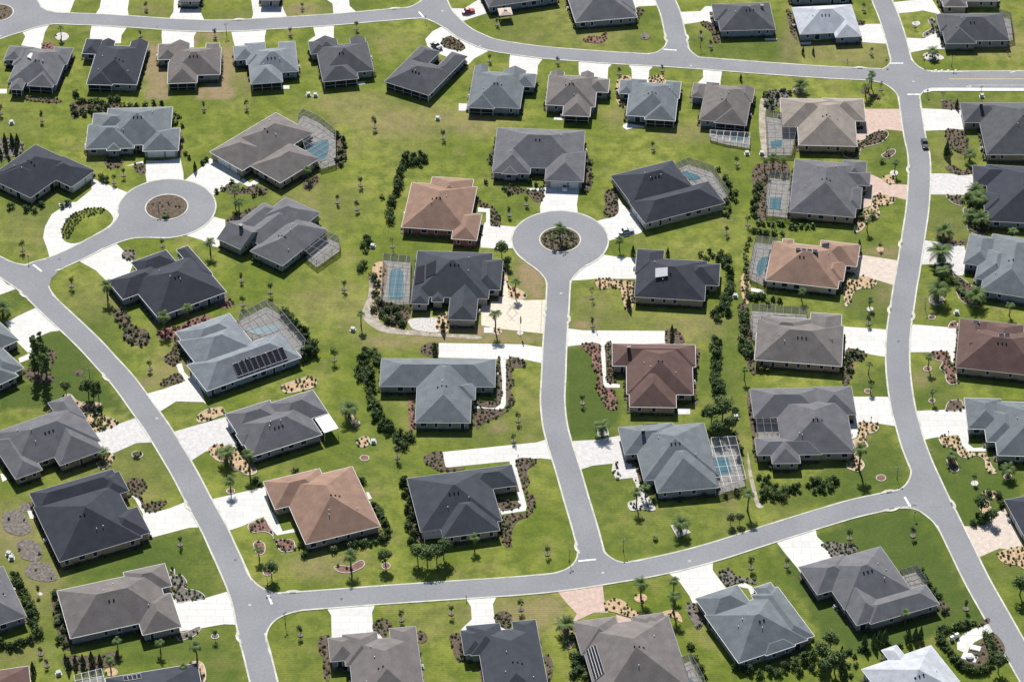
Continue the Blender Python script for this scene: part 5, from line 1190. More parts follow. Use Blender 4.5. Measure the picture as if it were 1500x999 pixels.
T('palm','slim feathery palm',(338,720,1.0),(514,834,1.25),(158,438,1.1),(242,484,1.1),(275,468,1.0),(725,485,1.1),(755,432,1.0),(821,352,1.0),(810,360,.6),(939,876,1.15),(986,898,1.15),(986,870,.9),(380,818,.8),(1258,688,1.5),(1276,128,1.0),(1268,142,.9),(1272,134,.9),(366,690,1.25),(1398,700,.01),(163,984,.9),(173,952,.8),(235,955,.8),(1174,440,.8),(90,55,.7),(345,298,1.0),(350,312,1.0),(308,372,.95),(451,264,.8),(1270,338,.8),(1310,254,.8),(1120,252,.9),(1132,246,.9),(1146,250,.9),(1150,138,.01),(1090,556,.7),(1274,451,.7),(1365,587,.7),(1275,575,.6),(1272,548,.7),(1359,540,.8),(932,742,1.0),(945,728,.9),(1095,748,1.1),(907,366,.9),(529,478,.9),(500,322,.01),(270,992,.7),(289,970,1.1),(299,974,.01),(1325,916,.8),(1478,462,.9),(1200,232,.01),(695,803,.8))
TREES=[t for t in TREES if t[4]>.1]
T('datepalm','stout date palm',(332,676,.85),(829,925,.85),(1373,440,1.1),(1380,408,.8),(1382,348,.9),(1376,382,1.0),(1428,444,.9),(1428,290,.85),(1432,304,.9),(1437,330,.85),(1420,322,.6),(997,779,.85),(881,636,.8),(512,612,.85),(1393,676,.6),(1366,84,.7),(152,672,.6),(1420,236,.7),(1172,133,.75),(1476,698,.7),(1483,347,.6),(5,462,.9),(1436,298,.01))
TREES=[t for t in TREES if t[4]>.1]
T('dwarfpalm','low dwarf palm',(152,380+300,.8),(1262,320,1.2),(514,596,.9),(1292,238,.9),(200,668,.9),(1398,414,1.0),(1406,426,1.0),(1278,318,1.1),(1425,246,1.0),(1390,224,1.0),(829,942,.9),(838,936,.8),(960,790,.7),(1410,296,.8))
T('broad','round broadleaf tree',(130,582,.85),(97,577,.6),(612,822,.8),(626,828,.85),(640,826,.8),(650,818,.75),(735,378,.85),(1042,620,.9),(1058,616,.95),(1068,632,.85),(1050,640,.7),(1494,872,.85),(1437,750,.75),(1205,968,.9),(1216,950,.8),(1222,985,.9),(1206,992,.9),(1462,985,.75),(1452,765,.6),(565,829,.7),(398,846,.75),(1070,768,.45),(1083,766,.5),(460,482,.01),(1255,965,.01),(743,392,.5))
TREES=[t for t in TREES if t[4]>.1]
T('pine','tall loose pine',(56,538,.8),(68,545,.8),(52,556,.75),(70,562,.8),(60,515,.6),(50,520,.6),(145,585,.5),(138,590,.6))
T('dwarfpalm','spiky light green plant',(243,318,1.1))
T('conifer','small dark conifer',(1085,118,.8),(1176,79,.8),(1191,79,.8),(637,518,1.1),(1258,367,1.2),(1401,158,1.1),(1386,228,1.5),(927,375,1.2),(978,376,.9),(921,450,1.3),(984,490,1.1),(984,502,.9),(286,250,1.0),(649,478,.01),(649,485,1.2),(8,212,1.2),(18,212,1.3),(26,212,1.2),(10,222,1.1),(24,222,1.1),(2,230,1.0),(14,238,.8),
 (122,974,1.2),(135,972,1.2),(147,972,1.1),(111,975,1.1),(101,978,1.2),(96,968,.8),(49,986,1.2),(172,962,.8))
TREES=[t for t in TREES if t[4]>.1]
# clusters of shrubs, each one a hedge or thicket: (desc, kind, points or polyline, radius m, jitter px, spacing px)
CL=[]
def hedge(desc,kind,pts,r,spacing=0,jit=1.0):
    if spacing:
        P=[]
        for a,b in zip(pts,pts[1:]):
            L=math.hypot(b[0]-a[0],b[1]-a[1]); n=max(1,int(L/spacing))
            for k in range(n): t=k/n; P.append((a[0]+(b[0]-a[0])*t+rnd.uniform(-jit,jit),a[1]+(b[1]-a[1])*t+rnd.uniform(-jit,jit)))
        P.append(pts[-1])
    else: P=pts
    CL.append((desc,kind,P,r))
hedge('tall dark shrub in the dense screen left of the terracotta roof house','hedge',[(592,238),(585,262),(580,285),(573,305),(572,325)],1.7,8,2.0)
hedge('tall dark shrub in the thicket above the dense screen','hedge',[(596,230),(606,232),(616,230),(603,240),(614,240),(622,236)],1.5)
hedge('round dark shrub in the clump left of the cream drive cage','hedge',[(537,352),(533,362),(540,358),(535,370),(528,395),(533,390),(560,290)],1.2)
hedge('columnar dark shrub of the hedge along the centre back gardens','hedge',[(1046,502),(1050,520),(1048,545),(1052,570),(1055,595)],1.75,7,2.5)
hedge('tall dark shrub in the row right of the white skylight house','hedge',[(1066,380),(1066,400),(1070,420),(1062,440)],1.6,7,2)
hedge('dark shrub in the clump below right of the white skylight house','hedge',[(1046,462),(1054,456),(1062,450),(1052,468),(1066,460),(1060,446)],1.4)
hedge('round shrub in the row above the white skylight house','shrub',[(1026,374),(1034,380),(1038,370),(1044,376),(1052,380),(1056,374)],1.25)
hedge('dark shrub along the big cage of the charcoal house by the centre circle','shrub',[(1052,250),(1062,262),(1066,272),(1070,284),(1072,292),(1064,296),(1078,284),(1068,308),(1064,316),(1078,296)],1.2)
hedge('dark shrub in the thick hedge left of the second grey house','hedge',[(1110,276),(1106,296),(1106,318),(1112,328)],1.25,6,2)
hedge('dark shrub of the hedge below the second grey house','hedge',[(1116,330),(1140,330),(1165,334),(1190,334)],1.2,7,1.5)
hedge('rounded shrub between the second grey house and the rusty tan roof','shrub',[(1106,340),(1114,342),(1122,343),(1134,343),(1146,344)],1.2)
hedge('dark shrub of the narrow hedge left of the rusty tan roof pool','hedge',[(1098,352),(1092,375),(1092,400),(1094,430)],1.0,6,1.5)
hedge('round clipped shrub below the rusty tan roof pool','shrub',[(1106,437),(1116,436),(1131,440),(1142,442),(1124,446),(1098,436)],1.35)
hedge('shrub of the mixed row left of the weathered grey house','shrub',[(1088,458),(1090,480),(1086,500),(1094,505),(1098,520),(1086,512)],1.5,7,2.5)
hedge('light green round shrub at the wall of the weathered grey house','oliveshrub',[(1113,542),(1125,543)],1.35)
hedge('clipped shrub in the long hedge below the bay wing house','hedge',[(1111,700),(1118,712),(1124,722),(1132,728),(1142,726),(1150,720),(1160,718),(1168,716),(1136,716),(1124,704),(1146,730),(1116,728)],1.3)
hedge('clipped shrub in the right hedge block below the bay wing house','hedge',[(1182,712),(1190,708),(1198,706),(1206,710),(1214,706),(1222,706),(1192,720),(1216,716),(1204,718)],1.2)
hedge('dark shrub between the trees above the white fence pool','shrub',[(1032,606),(1040,600),(1078,606),(1076,640),(1070,650),(1082,660),(1084,676)],1.3)
hedge('round conifer in the big group left of the blue grey lane house','hedge',[(535,516),(528,526),(538,522),(548,518),(552,526),(528,540),(538,534),(524,546),(534,546),(542,542),(526,556),(538,554),(545,552),(552,532)],1.4)
hedge('round conifer in the chain below left of the blue grey lane house','hedge',[(538,565),(540,578),(546,572),(544,588),(550,594),(542,598),(550,606),(554,600),(548,614),(558,612),(562,622),(556,628),(566,632),(570,622),(574,632),(580,642),(586,636),(592,646),(598,640),(602,644),(582,652),(592,655)],1.35)
hedge('dense dark shrub wrapping the cage of the solar panel house','hedge',[(418,460),(430,475),(440,485),(450,500),(458,510),(448,524),(462,520)],1.7,7,2.5)
hedge('dark shrub in the hedge right of the big tan roof','hedge',[(545,738),(556,750),(562,764),(568,776),(562,790)],1.2,6,2)
hedge('dark shrub below the big tan roof house','shrub',[(506,800),(520,800),(536,798),(550,796),(560,792)],1.2,7,1.5)
hedge('shrub by the front corner of the big tan roof house','shrub',[(374,706),(380,710),(432,692),(440,800),(446,815),(488,806),(520,700),(532,706)],1.2)
hedge('grey green shrub in the row left of the charcoal lane house','hedge',[(592,705),(598,712),(594,725),(600,735),(596,748),(602,760),(598,772),(606,785),(602,795),(590,710)],1.3)
hedge('dark round shrub in the ring round the clipped shrub house','hedge',[(22,846),(30,862),(38,878),(46,895),(50,912),(56,930),(44,938),(30,944),(14,950),(2,945)],1.5,8,1)
hedge('shrub of the row left of the lower left brown grey house','shrub',[(80,872),(86,890),(90,905),(84,915),(92,925),(88,938),(96,945)],1.2)
hedge('dark shrub in the wild border below the green grey house','hedge',[(1080,978),(1096,984),(1112,990),(1128,984),(1140,988),(1150,978),(1164,975),(1178,968),(1190,962),(1170,986),(1190,980)],1.4)
hedge('dark shrub along the wall between the bottom edge houses','shrub',[(838,960),(842,975),(848,985),(856,992),(846,966),(840,990)],1.4)
hedge('shrub along the right side of the bottom edge pink drive house','shrub',[(1012,948),(1018,965),(1026,980),(1032,992)],1.1)
hedge('round shrub right of the large dark lawn house','shrub',[(1356,846),(1362,856),(1368,866),(1374,874),(1384,896),(1285,930),(1348,838)],1.1)
hedge('slim dark cypress in the row above the white roof at the bottom','conifer',[(1232,965),(1238,958),(1246,955),(1252,962),(1260,952),(1266,948),(1272,956),(1280,946),(1288,942),(1296,940),(1304,944),(1318,946),(1330,940),(1340,938),(1348,936),(1242,975),(1254,975),(1232,985),(1246,990),(1238,998)],1.05)
hedge('hedge shrub enclosing the white paved pump yard','hedge',[(1378,925),(1376,938),(1386,950),(1394,962),(1402,972),(1414,980),(1428,986),(1442,982),(1452,970),(1452,952),(1448,938),(1444,932)],1.25,5,.6)
hedge('hedge shrub on the upper side of the pump yard','hedge',[(1376,926),(1392,922),(1408,918),(1426,913)],1.1,5,.6)
hedge('dark shrub in the clump behind the second top row house','shrub',[(112,140),(116,150),(124,150),(132,150),(142,150),(150,152),(108,160),(120,164),(132,162),(146,160),(156,158),(110,168),(124,170),(138,168),(162,148),(172,148),(180,156),(190,158),(200,158),(212,156),(226,153),(236,153)],1.3)
hedge('shrub along the right wall of the long blue grey house','shrub',[(256,168),(262,172),(258,182),(268,186),(262,196),(268,206),(272,226),(276,232)],1.0)
hedge('shrub in the row beside the circle cage at the rear','shrub',[(494,200),(502,206),(506,215),(498,224),(494,236),(504,232),(500,242)],1.3)
hedge('shrub in the grey rock bed left of the beige roof house','shrub',[(1122,140),(1130,150),(1138,142),(1122,156),(1146,134),(1156,138),(1130,160)],1.1)
hedge('shrub right of the house above the centre circle','shrub',[(858,230),(864,240),(866,258),(862,270),(856,282),(858,250)],1.1)
hedge('shrub by the front wall of the house above the centre circle','shrub',[(712,268),(740,278),(746,284),(775,268),(786,272),(794,278),(720,240),(718,232)],1.1)
hedge('dense green shrub beside the white drive of the weathered grey house','shrub',[(1246,520),(1254,522),(1262,524),(1242,528),(1250,516),(1240,534),(1244,545)],1.2)
hedge('dense tropical shrub along the charcoal house behind the palms','shrub',[(1420,300),(1424,312),(1430,320),(1436,316),(1442,328),(1426,332),(1434,338),(1418,290),(1446,338)],1.2)
hedge('tropical shrub in the border of the pale right edge house','shrub',[(1372,400),(1384,404),(1392,412),(1402,420),(1410,432),(1420,436),(1388,396),(1376,412),(1370,420)],1.3)
hedge('dark shrub on the rockery by the buff paver drive','shrub',[(1432,755),(1440,765),(1446,758),(1462,728),(1466,740),(1426,768),(1448,724)],1.3)
hedge('shrub at the lower wall of the corner pool house','shrub',[(996,735),(1032,730),(1062,728),(1080,724),(958,734)],1.2)
hedge('dark shrub by the forked palm bed of the loop drive house','shrub',[(148,262),(154,266),(92,304),(100,300),(60,302),(50,310),(16,304),(38,308)],1.3)
hedge('shrub cluster by the left wall of the brown grey circle house','shrub',[(296,240),(302,236),(318,282),(326,278),(340,270),(372,288),(382,282)],1.1)
hedge('small conical shrub in the left bed above the solar panel house','conifer',[(167,456),(172,462),(170,470),(177,470),(176,478),(183,478),(188,468),(184,486),(190,486),(183,496),(190,500),(196,500),(200,492),(206,500),(212,492),(218,494),(200,480),(206,506),(214,504),(194,504)],.8)
hedge('young red leaved shrub beside the charcoal circle house','redshrub',[(232,488),(238,492),(244,486),(250,490),(256,482),(262,488),(270,480),(278,482),(286,474),(294,478),(300,470),(306,474)],.75)
hedge('shrub around the cream drive pool garden','shrub',[(546,408),(552,418),(550,432),(556,444),(548,455),(560,462),(568,470),(576,474),(584,466),(590,476),(566,456),(580,455)],1.4)
hedge('yellow green shrub in the tan rock bed at lower left','lightshrub',[(132,602),(140,608),(146,600),(152,612),(146,620),(136,622),(160,618),(152,628)],.9)
INST=[]   # shrubs to place: (kind,x,y,radius,rot,desc)
for desc,kind,P,r in CL:
    for (x,y) in P:
        w=U(x,y); rr_=r*rnd.uniform(.82,1.15)
        INST.append((kind,w[0],w[1],rr_,rnd.uniform(0,6.28),desc))
# bed plants
for b in BEDS:
    h=nearest_house(*b['c']); rel=relation(h,*b['c'])
    d=b['desc'] or ('bedding plant in %s %s %s'%({'mulch_brown':'brown mulch','mulch_red':'red mulch','mulch_tan':'tan gravel','mulch_grey':'grey mulch','rock_white':'white gravel'}[b['col']],rel,h['short']))
    for x,y in in_bed_plants(b):
        if inside_house(x,y,.2): continue
        k=rnd.choice(('shrub','hedge','shrub','lightshrub','hedge','oliveshrub','shrub','lightshrub','redshrub')) if b['col']!='mulch_grey' else 'shrub'
        INST.append((k,x,y,rnd.uniform(.34,.60),rnd.uniform(0,6.28),d))
# islands
for (c,r,ci,ri),n,d in zip(BULB,(26,150,20),('low plant on the round island of the left circle','low plant on the round island of the centre circle','low plant on the island at the top left corner')):
    for _ in range(n):
        t=rnd.uniform(0,6.28); q=(ri-1)*math.sqrt(rnd.random()); x,y=ci[0]+q*math.cos(t),ci[1]+q*math.sin(t)
        if n==26 and not (abs(y-ci[1]-1.2)<1.6): continue
        INST.append((rnd.choice(('shrub','lightshrub','shrub')),x,y,rnd.uniform(.3,.5),t,d))
# foundation planting round the houses
FB=[]
for h in H:
    wr=[[r[0]+OV,r[1]+OV,r[2]-OV,r[3]-OV] for r in h['rr']]; ca,sa=math.cos(h['ang']),math.sin(h['ang']); dense=rnd.uniform(.35,.9); mt=M[rnd.choice(('mulch_brown','mulch_brown','mulch_grey'))]
    mb=MB()
    for p,q,n,i in segs(wr):
        L=math.hypot(q[0]-p[0],q[1]-p[1])
        if L<1.5 or i in h['lanai']: continue
        ux,uy=(q[0]-p[0])/L,(q[1]-p[1])/L
        mid=((p[0]+q[0])/2+n[0]*.7,(p[1]+q[1])/2+n[1]*.7)
        if h['garage']:
            gl=to_local(h,*U(*h['garage']))
            if math.hypot(gl[0]-mid[0],gl[1]-mid[1])<4.5: continue
        if rnd.random()<.12: continue
        w_=rnd.uniform(.8,1.25); a,b=p,q
        mb.quad((*a,.0),(*b,.0),(b[0]+n[0]*w_,b[1]+n[1]*w_,0),(a[0]+n[0]*w_,a[1]+n[1]*w_,0))
        s=.5; hk=rnd.choice(('shrub','shrub','shrub','oliveshrub','hedge'))
        while s<L-.3:
            if rnd.random()<dense:
                o=rnd.uniform(.6,.95); lx,ly=p[0]+ux*s+n[0]*o,p[1]+uy*s+n[1]*o; x=h['loc'][0]+lx*ca-ly*sa; y=h['loc'][1]+lx*sa+ly*ca
                if not any(r[0]<lx<r[2] and r[1]<ly<r[3] for r in wr): INST.append((hk,x,y,rnd.uniform(.35,.75),rnd.uniform(0,6.28),'low wall shrub beside '+h['short']))
            s+=rnd.uniform(.85,1.5)
    if mb.f:
        o=mb.build('planting_bed',mt,None); o.location=(h['loc'][0],h['loc'][1],nextz()+.0); o.rotation_euler=(0,0,h['ang']); o['kind']='structure'
# visible ones only; the 300 largest become objects of their own, the rest one mass
vis=[]
for it in INST:
    px,py=PX(it[1],it[2],.3)
    if -12<px<1512 and -10<py<1012 and not onroad(it[1],it[2]):
        s=it[3]*(py+3000); vis.append((s,it))
vis.sort(key=lambda t:-t[0])
groups={}
def place_single(kind,x,y,scale,rot,label,group,zs=1.0):
    var=[k for k in PR if k.rstrip('0123456789')==kind]; key=rnd.choice(var); nm,cat=KINDN[kind]
    parts=PR[key]
    if len(parts)==1:
        o=obj(nm,parts[0][1]); 
    else:
        o=empty(nm)
        for pn,me in parts: obj(pn,me,o)
    o.location=(x,y,0); o.rotation_euler=(0,0,rot); o.scale=(scale,scale,scale*zs)
    tag(o,label,cat,group); return o
NS=300
for s,(kind,x,y,r,rot,desc) in vis[:NS]:
    sc=r if kind not in('conifer',) else r*1.25
    place_single(kind,x,y,sc,rot,desc,'plants: '+desc)
# the rest of the small plants as one mass per foliage colour
LOW={}
def lowbush(seed,n=34):
    return leafcloud((1,1,.8),n,.36,seed,6,up=.6)
LB=[lowbush(200+i) for i in range(4)]
for b_ in LB: mesh_up(b_,.6)
acc={}
for s,(kind,x,y,r,rot,desc) in vis[NS:]:
    mk={'shrub':'leaf_dark','hedge':'leaf_mid','lightshrub':'leaf_light','redshrub':'leaf_red','oliveshrub':'leaf_olive','conifer':'leaf_dark'}[kind]
    b_=rnd.choice(LB); v=np.array(b_.v)*(r*1.0); c,s_=math.cos(rot),math.sin(rot); w=np.empty_like(v); w[:,0]=v[:,0]*c-v[:,1]*s_+x; w[:,1]=v[:,0]*s_+v[:,1]*c+y; w[:,2]=v[:,2]
    acc.setdefault(mk,[]).append(w)
vs=[];mi=[];mats=[]
for k,(mk,l) in enumerate(acc.items()):
    a=np.concatenate(l); vs.append(a); mi+= [k]*(len(a)//4); mats.append(M[mk])
V=np.concatenate(vs); nf=len(V)//4
me=bpy.data.meshes.new('bedding_plants'); me.vertices.add(len(V)); me.vertices.foreach_set('co',V.ravel()); me.loops.add(len(V)); me.loops.foreach_set('vertex_index',np.arange(len(V))); me.polygons.add(nf); me.polygons.foreach_set('loop_start',np.arange(0,len(V),4)); me.polygons.foreach_set('loop_total',np.full(nf,4))
for m in mats: me.materials.append(m)
me.polygons.foreach_set('material_index',mi); me.update(calc_edges=True)
tag(obj('bedding_plants',me),'small bedding plants and low shrubs dotted over the mulch beds','bedding plants',None,'stuff')
print('plants',len(vis),'singles',NS)
# trees
byk={}
for t in TREES:
    h=nearest_house(t[2],t[3]-4); rel=relation(h,t[2],t[3]); byk.setdefault((t[1],rel,h['key']),[]).append(t)
ORD=['nearest','second nearest','third nearest','fourth nearest','fifth nearest','sixth nearest','seventh nearest','eighth nearest','ninth nearest']
for (desc,rel,hk),l in byk.items():
    h=HK[hk]; l.sort(key=lambda t:(t[2]-h['px'][0])**2+(t[3]-h['px'][1])**2)
    for i,t in enumerate(l):
        lab=('%s %s %s'%(desc,rel,h['short'])) if len(l)==1 else '%s %s %s %s'%(ORD[min(i,8)],desc,rel,h['short'])
        w=lab.split(); lab=' '.join(w[:16])
        x,y=U(t[2],t[3]); place_single(t[0],x,y,t[4]*{'pine':1.25,'datepalm':1.2,'palm':1.08,'broad':1.12}.get(t[0],1.0)*rnd.uniform(.9,1.12),rnd.uniform(0,6.28),lab,{'young':'young trees on the lawns','bare':'sparse trees','palm':'slim palms','datepalm':'date palms','dwarfpalm':'dwarf palms','broad':'broadleaf trees','pine':'pines at the left','conifer':'single small conifers'}[t[0]])
        # mulch circle under free standing trees
        if t[0] in('young','bare') and not any(inpoly(x,y,b['poly']) for b in BEDS):
            sheet('tree_circle',[(x+math.cos(a)*.75*rnd.uniform(.85,1.1),y+math.sin(a)*.75*rnd.uniform(.85,1.1)) for a in [2*math.pi*k/12 for k in range(12)]],nextz(),M['mulch_grey'])
# ------------------------------------------------------------------ street lamps
def lamp():
    e=empty('street_lamp'); m=MB(); m.tube([(0,0,0),(0,0,.5),(0,0,.55),(0,0,4.0)],[.13,.13,.07,.05],8); m.build('pole',M['dark'],e)
    m=MB(); m.bar((-.45,0,3.75),(.45,0,3.75),.06); m.bar((0,0,3.7),(0,0,4.3),.05); m.build('crossarm',M['dark'],e)
    for s in (-1,1):
        m=MB(); m.ball((s*.45,0,4.02),.21,8,6,(1,1,1.15)); g=m.build('globe',M['white'],e)
        m=MB(); m.tube([(s*.45,0,3.72),(s*.45,0,3.84)],.10,8); m.tube([(s*.45,0,4.24),(s*.45,0,4.36)],[.1,.03],8); m.build('cap',M['dark'],g)
    return e
def copy_tree(o,parent=None):
    c=o.copy(); COL.objects.link(c)
    if parent: c.parent=parent
    for ch in list(o.children): copy_tree(ch,c)
    return c
LMP=[(232.8,311,'on the left circle island'),(132,556,'on the left lawn between the pines and the street'),(331.8,51,'on the dry grass above the pale grey top row house'),(1314,701,'at the corner above the lower right junction'),(1355,453,'beside the date palms right of the right street'),(1394,98,'on the grass above the east road'),(1436,143,'behind the pavement of the east road'),(913,807,'at the corner right of the centre lane end'),(834,822,'at the corner left of the centre lane end'),(418,914,'at the lower left junction on the bottom corner lawn'),(392,859,'at the lower left junction under the red ring bed tree'),(1026,70,'at the corner of the north lane'),(824,362,'on the centre circle island')]
L0=lamp()
for i,(x,y,d) in enumerate(LMP):
    o=L0 if i==0 else copy_tree(L0); p=U(x,y); o.location=(p[0],p[1],0); o.rotation_euler=(0,0,rnd.uniform(-.6,.9)); tag(o,'two globed street lamp '+d,'street lamp','double globe street lamps')
# street name / stop signs
def sign():
    e=empty('street_sign'); m=MB(); m.bar((0,0,0),(0,0,2.5),.06); m.build('post',M['dark'],e)
    m=MB(); oc=[(.36*math.cos(math.pi/8+k*math.pi/4),.36*math.sin(math.pi/8+k*math.pi/4)) for k in range(8)]
    m.add([(x,-.05,2.15+z) for x,z in oc]+[(x,-.02,2.15+z) for x,z in oc],[tuple(range(8)),tuple(range(15,7,-1))]+[(k,(k+1)%8,8+(k+1)%8,8+k) for k in range(8)]); m.build('plate',M['steel'],e)
    m=MB(); m.add([(x*.95,-.015,2.15+z*.95) for x,z in oc],[tuple(range(7,-1,-1))]); m.build('plate_face',flat('sign_red',(.35,.03,.03)),e)
    return e
SG=[(1339.5,759,'at the lower right junction below the stop bar'),(1358,141,'at the corner of the east road pavement'),(42,384,'at the left corner of the left circle lane'),(623.5,33,'at the end of the west street'),(1353,97,'beside the hatched corner of the east road'),(1298,97,'at the corner above the top street')]
S0=sign()
for i,(x,y,d) in enumerate(SG):
    o=S0 if i==0 else copy_tree(S0); p=U(x,y); o.location=(p[0],p[1],0); o.rotation_euler=(0,0,(.4,0,2.4,1.2,3.1,3.1)[i]); tag(o,'octagonal street sign seen from behind '+d,'sign','octagonal signs')
# utility boxes
def box():
    e=empty('utility_box'); m=MB(); m.box(-.8,-.7,0,.8,.7,.12); m.build('pad',M['concrete'],e)
    m=MB(); m.box(-.55,-.45,.12,.55,.45,.95); m.add([(-.58,-.5,.95),(.58,-.5,.95),(.58,.48,1.05),(-.58,.48,1.05),(-.58,-.5,.9),(.58,-.5,.9),(.58,.48,.9),(-.58,.48,.9)],[(0,1,2,3),(7,6,5,4),(0,4,5,1),(1,5,6,2),(2,6,7,3),(3,7,4,0)]); m.build('cabinet',flat('box_green',(.42,.46,.42)),e); return e
UB=[(13,812),(86,987),(517,484),(547,648),(1078,612),(1077,435),(1401,459),(1094,226),(546,362),(17,181),(452,140),(462,141),(641,175),(1116,226),(1438,142),(17,818)]
U0=box()
byh={}
for i,(x,y) in enumerate(UB):
    o=U0 if i==0 else copy_tree(U0); p=U(x,y); o.location=(p[0],p[1],0); o.rotation_euler=(0,0,rnd.uniform(-.4,.4)); h=nearest_house(x,y); rel=relation(h,x,y); byh.setdefault((rel,h['key']),[]).append(o)
for (rel,hk),l in byh.items():
    for i,o in enumerate(l): tag(o,('%s pale utility box %s %s'%(('left','right')[i] if len(l)>1 else '',rel,HK[hk]['short'])).strip(),'utility box','utility boxes on the lawns')
# drains labels
bh={}
for e,x,y in DRAINS: h=nearest_house(x,y); bh.setdefault((relation(h,x,y),h['key']),[]).append((e,x,y))
for (rel,hk),l in bh.items():
    l.sort(key=lambda t:t[1])
    for i,(e,x,y) in enumerate(l):
        pre='' if len(l)==1 else ('left ','right ')[min(i,1)]
        tag(e,(pre+'storm drain %s %s'%(rel,HK[hk]['short'])),'storm drain','kerb storm drains')
# mailboxes by the drives
MBX=[(1241,92),(683,878),(1276,616),(1389,637),(874,487),(746,526),(759,672),(318,655),(1385,19)]
def mailbox():
    e=empty('mailbox'); m=MB(); m.bar((0,0,0),(0,0,1.1),.1); m.bar((0,-.1,.75),(0,.35,1.0),.05); m.build('post',M['dark'],e)
    m=MB(); m.box(-.12,-.28,1.02,.12,.28,1.2); m.tube([(0,-.28,1.2),(0,.28,1.2)],.12,10); m.build('box',M['dark'],e); return e
X0=mailbox()
for i,(x,y) in enumerate(MBX):
    o=X0 if i==0 else copy_tree(X0); p=U(x,y); o.location=(p[0],p[1],0); h=nearest_house(x,y); tag(o,'black mailbox %s %s'%(relation(h,x,y),h['short']),'mailbox','mailboxes')
# ------------------------------------------------------------------ cars
def car(px,py,heading,col,label,L=4.6,W=1.85,Hh=1.5,suv=False):
    p=U(px,py); e=empty('parked_car',(p[0],p[1],0.06),heading); tag(e,label,'car','parked cars')
    paint,_,b=nt('car_paint'); b.inputs['Base Color'].default_value=(*col,1); b.inputs['Roughness'].default_value=.25; b.inputs['Specular IOR Level'].default_value=.5; b.inputs['Coat Weight'].default_value=.5
    l=L/2; w=W/2; z0=.28; hz=.92 if not suv else 1.02
    # lower body lofted along x
    st=[(-l,.55,.72,.82),(-l*.96,.38,.88,.9),(-l*.7,z0,hz,1),(-l*.3,z0,hz+.02,1),(l*.3,z0,hz,1),(l*.62,z0,hz-.06,1),(l*.93,.34,hz-.2,.94),(l,.45,.66,.82)]
    m=MB(); vs=[]
    for x,a,b_,k in st:
        ww=w*k; vs+=[(x,-ww,a),(x,-ww*1.0,(a+b_)/2),(x,-ww*.9,b_),(x,ww*.9,b_),(x,ww,(a+b_)/2),(x,ww,a)]
    fs=[]
    for k in range(len(st)-1):
        for i in range(6): fs.append((k*6+i,(k+1)*6+i,(k+1)*6+(i+1)%6,k*6+(i+1)%6))
    fs.append((0,1,2,3,4,5)); fs.append(tuple((len(st)-1)*6+i for i in (5,4,3,2,1,0)))
    m.add(vs,fs); m.build('body',paint,e)
    # glasshouse
    b0,b1=(-l*.82 if suv else -l*.66),l*.34; t0,t1=(-l*.7 if suv else -l*.38),l*.08; m=MB()
    m.add([(b0,-w*.86,hz-.02),(b1,-w*.86,hz-.02),(b1,w*.86,hz-.02),(b0,w*.86,hz-.02),(t0,-w*.68,Hh-.04),(t1,-w*.68,Hh-.04),(t1,w*.68,Hh-.04),(t0,w*.68,Hh-.04)],[(0,1,5,4),(1,2,6,5),(2,3,7,6),(3,0,4,7),(4,5,6,7)]); m.build('windows',M['glass'],e)
    m=MB(); m.add([(t0-.05,-w*.7,Hh-.06),(t1+.05,-w*.7,Hh-.06),(t1+.05,w*.7,Hh-.06),(t0-.05,w*.7,Hh-.06),(t0+.12,-w*.58,Hh),(t1-.12,-w*.58,Hh),(t1-.12,w*.58,Hh),(t0+.12,w*.58,Hh)],[(0,1,5,4),(1,2,6,5),(2,3,7,6),(3,0,4,7),(4,5,6,7),(3,2,1,0)])
    for s in (-1,1):
        m.bar((b1,s*w*.84,hz),(t1,s*w*.68,Hh-.03),.07); m.bar((b0,s*w*.84,hz),(t0,s*w*.68,Hh-.03),.09); m.bar(((b0+b1)/2,s*w*.87,hz),((t0+t1)/2,s*w*.69,Hh-.04),.06)
    m.build('roof',paint,e)
    for sx in (-1,1):
        for sy in (-1,1):
            m=MB(); m.tube([(sx*l*.62,sy*(w-.2),.33),(sx*l*.62,sy*(w+.02),.33)],.33,14); t=m.build('wheel',flat('tyre',(.02,.02,.02)),e)
            m=MB(); m.tube([(sx*l*.62,sy*(w-.0),.33),(sx*l*.62,sy*(w+.04),.33)],.19,10); m.build('rim',M['steel'],t)
    for sy in (-1,1):
        m=MB(); m.box(l*.93,sy*w*.72-.16,.62,l*.985,sy*w*.72+.16,.74); m.build('headlight',M['white'],e)
        m=MB(); m.box(-l*.985,sy*w*.72-.15,.66,-l*.95,sy*w*.72+.15,.80); m.build('tail_light',flat('lamp_red',(.3,.02,.02)),e)
    return e
car(686,19,.3,(.36,.01,.03),'red hatchback parked on the drive above the top street',4.3)
car(639.5,70,-.85,(.03,.035,.04),'dark car parked on the forked white drive by the oval bed',4.5)
car(1354.5,213,-1.52,(.02,.025,.03),'black car parked along the right street kerb',5.0,1.95,1.6)
car(917.5,341,.32,(.40,.41,.42),'silver car parked on the drive right of the centre circle',4.6)
car(827,277,-1.57,(.75,.75,.75),'white car backed out of the garage above the centre circle',3.6,1.6,1.5)
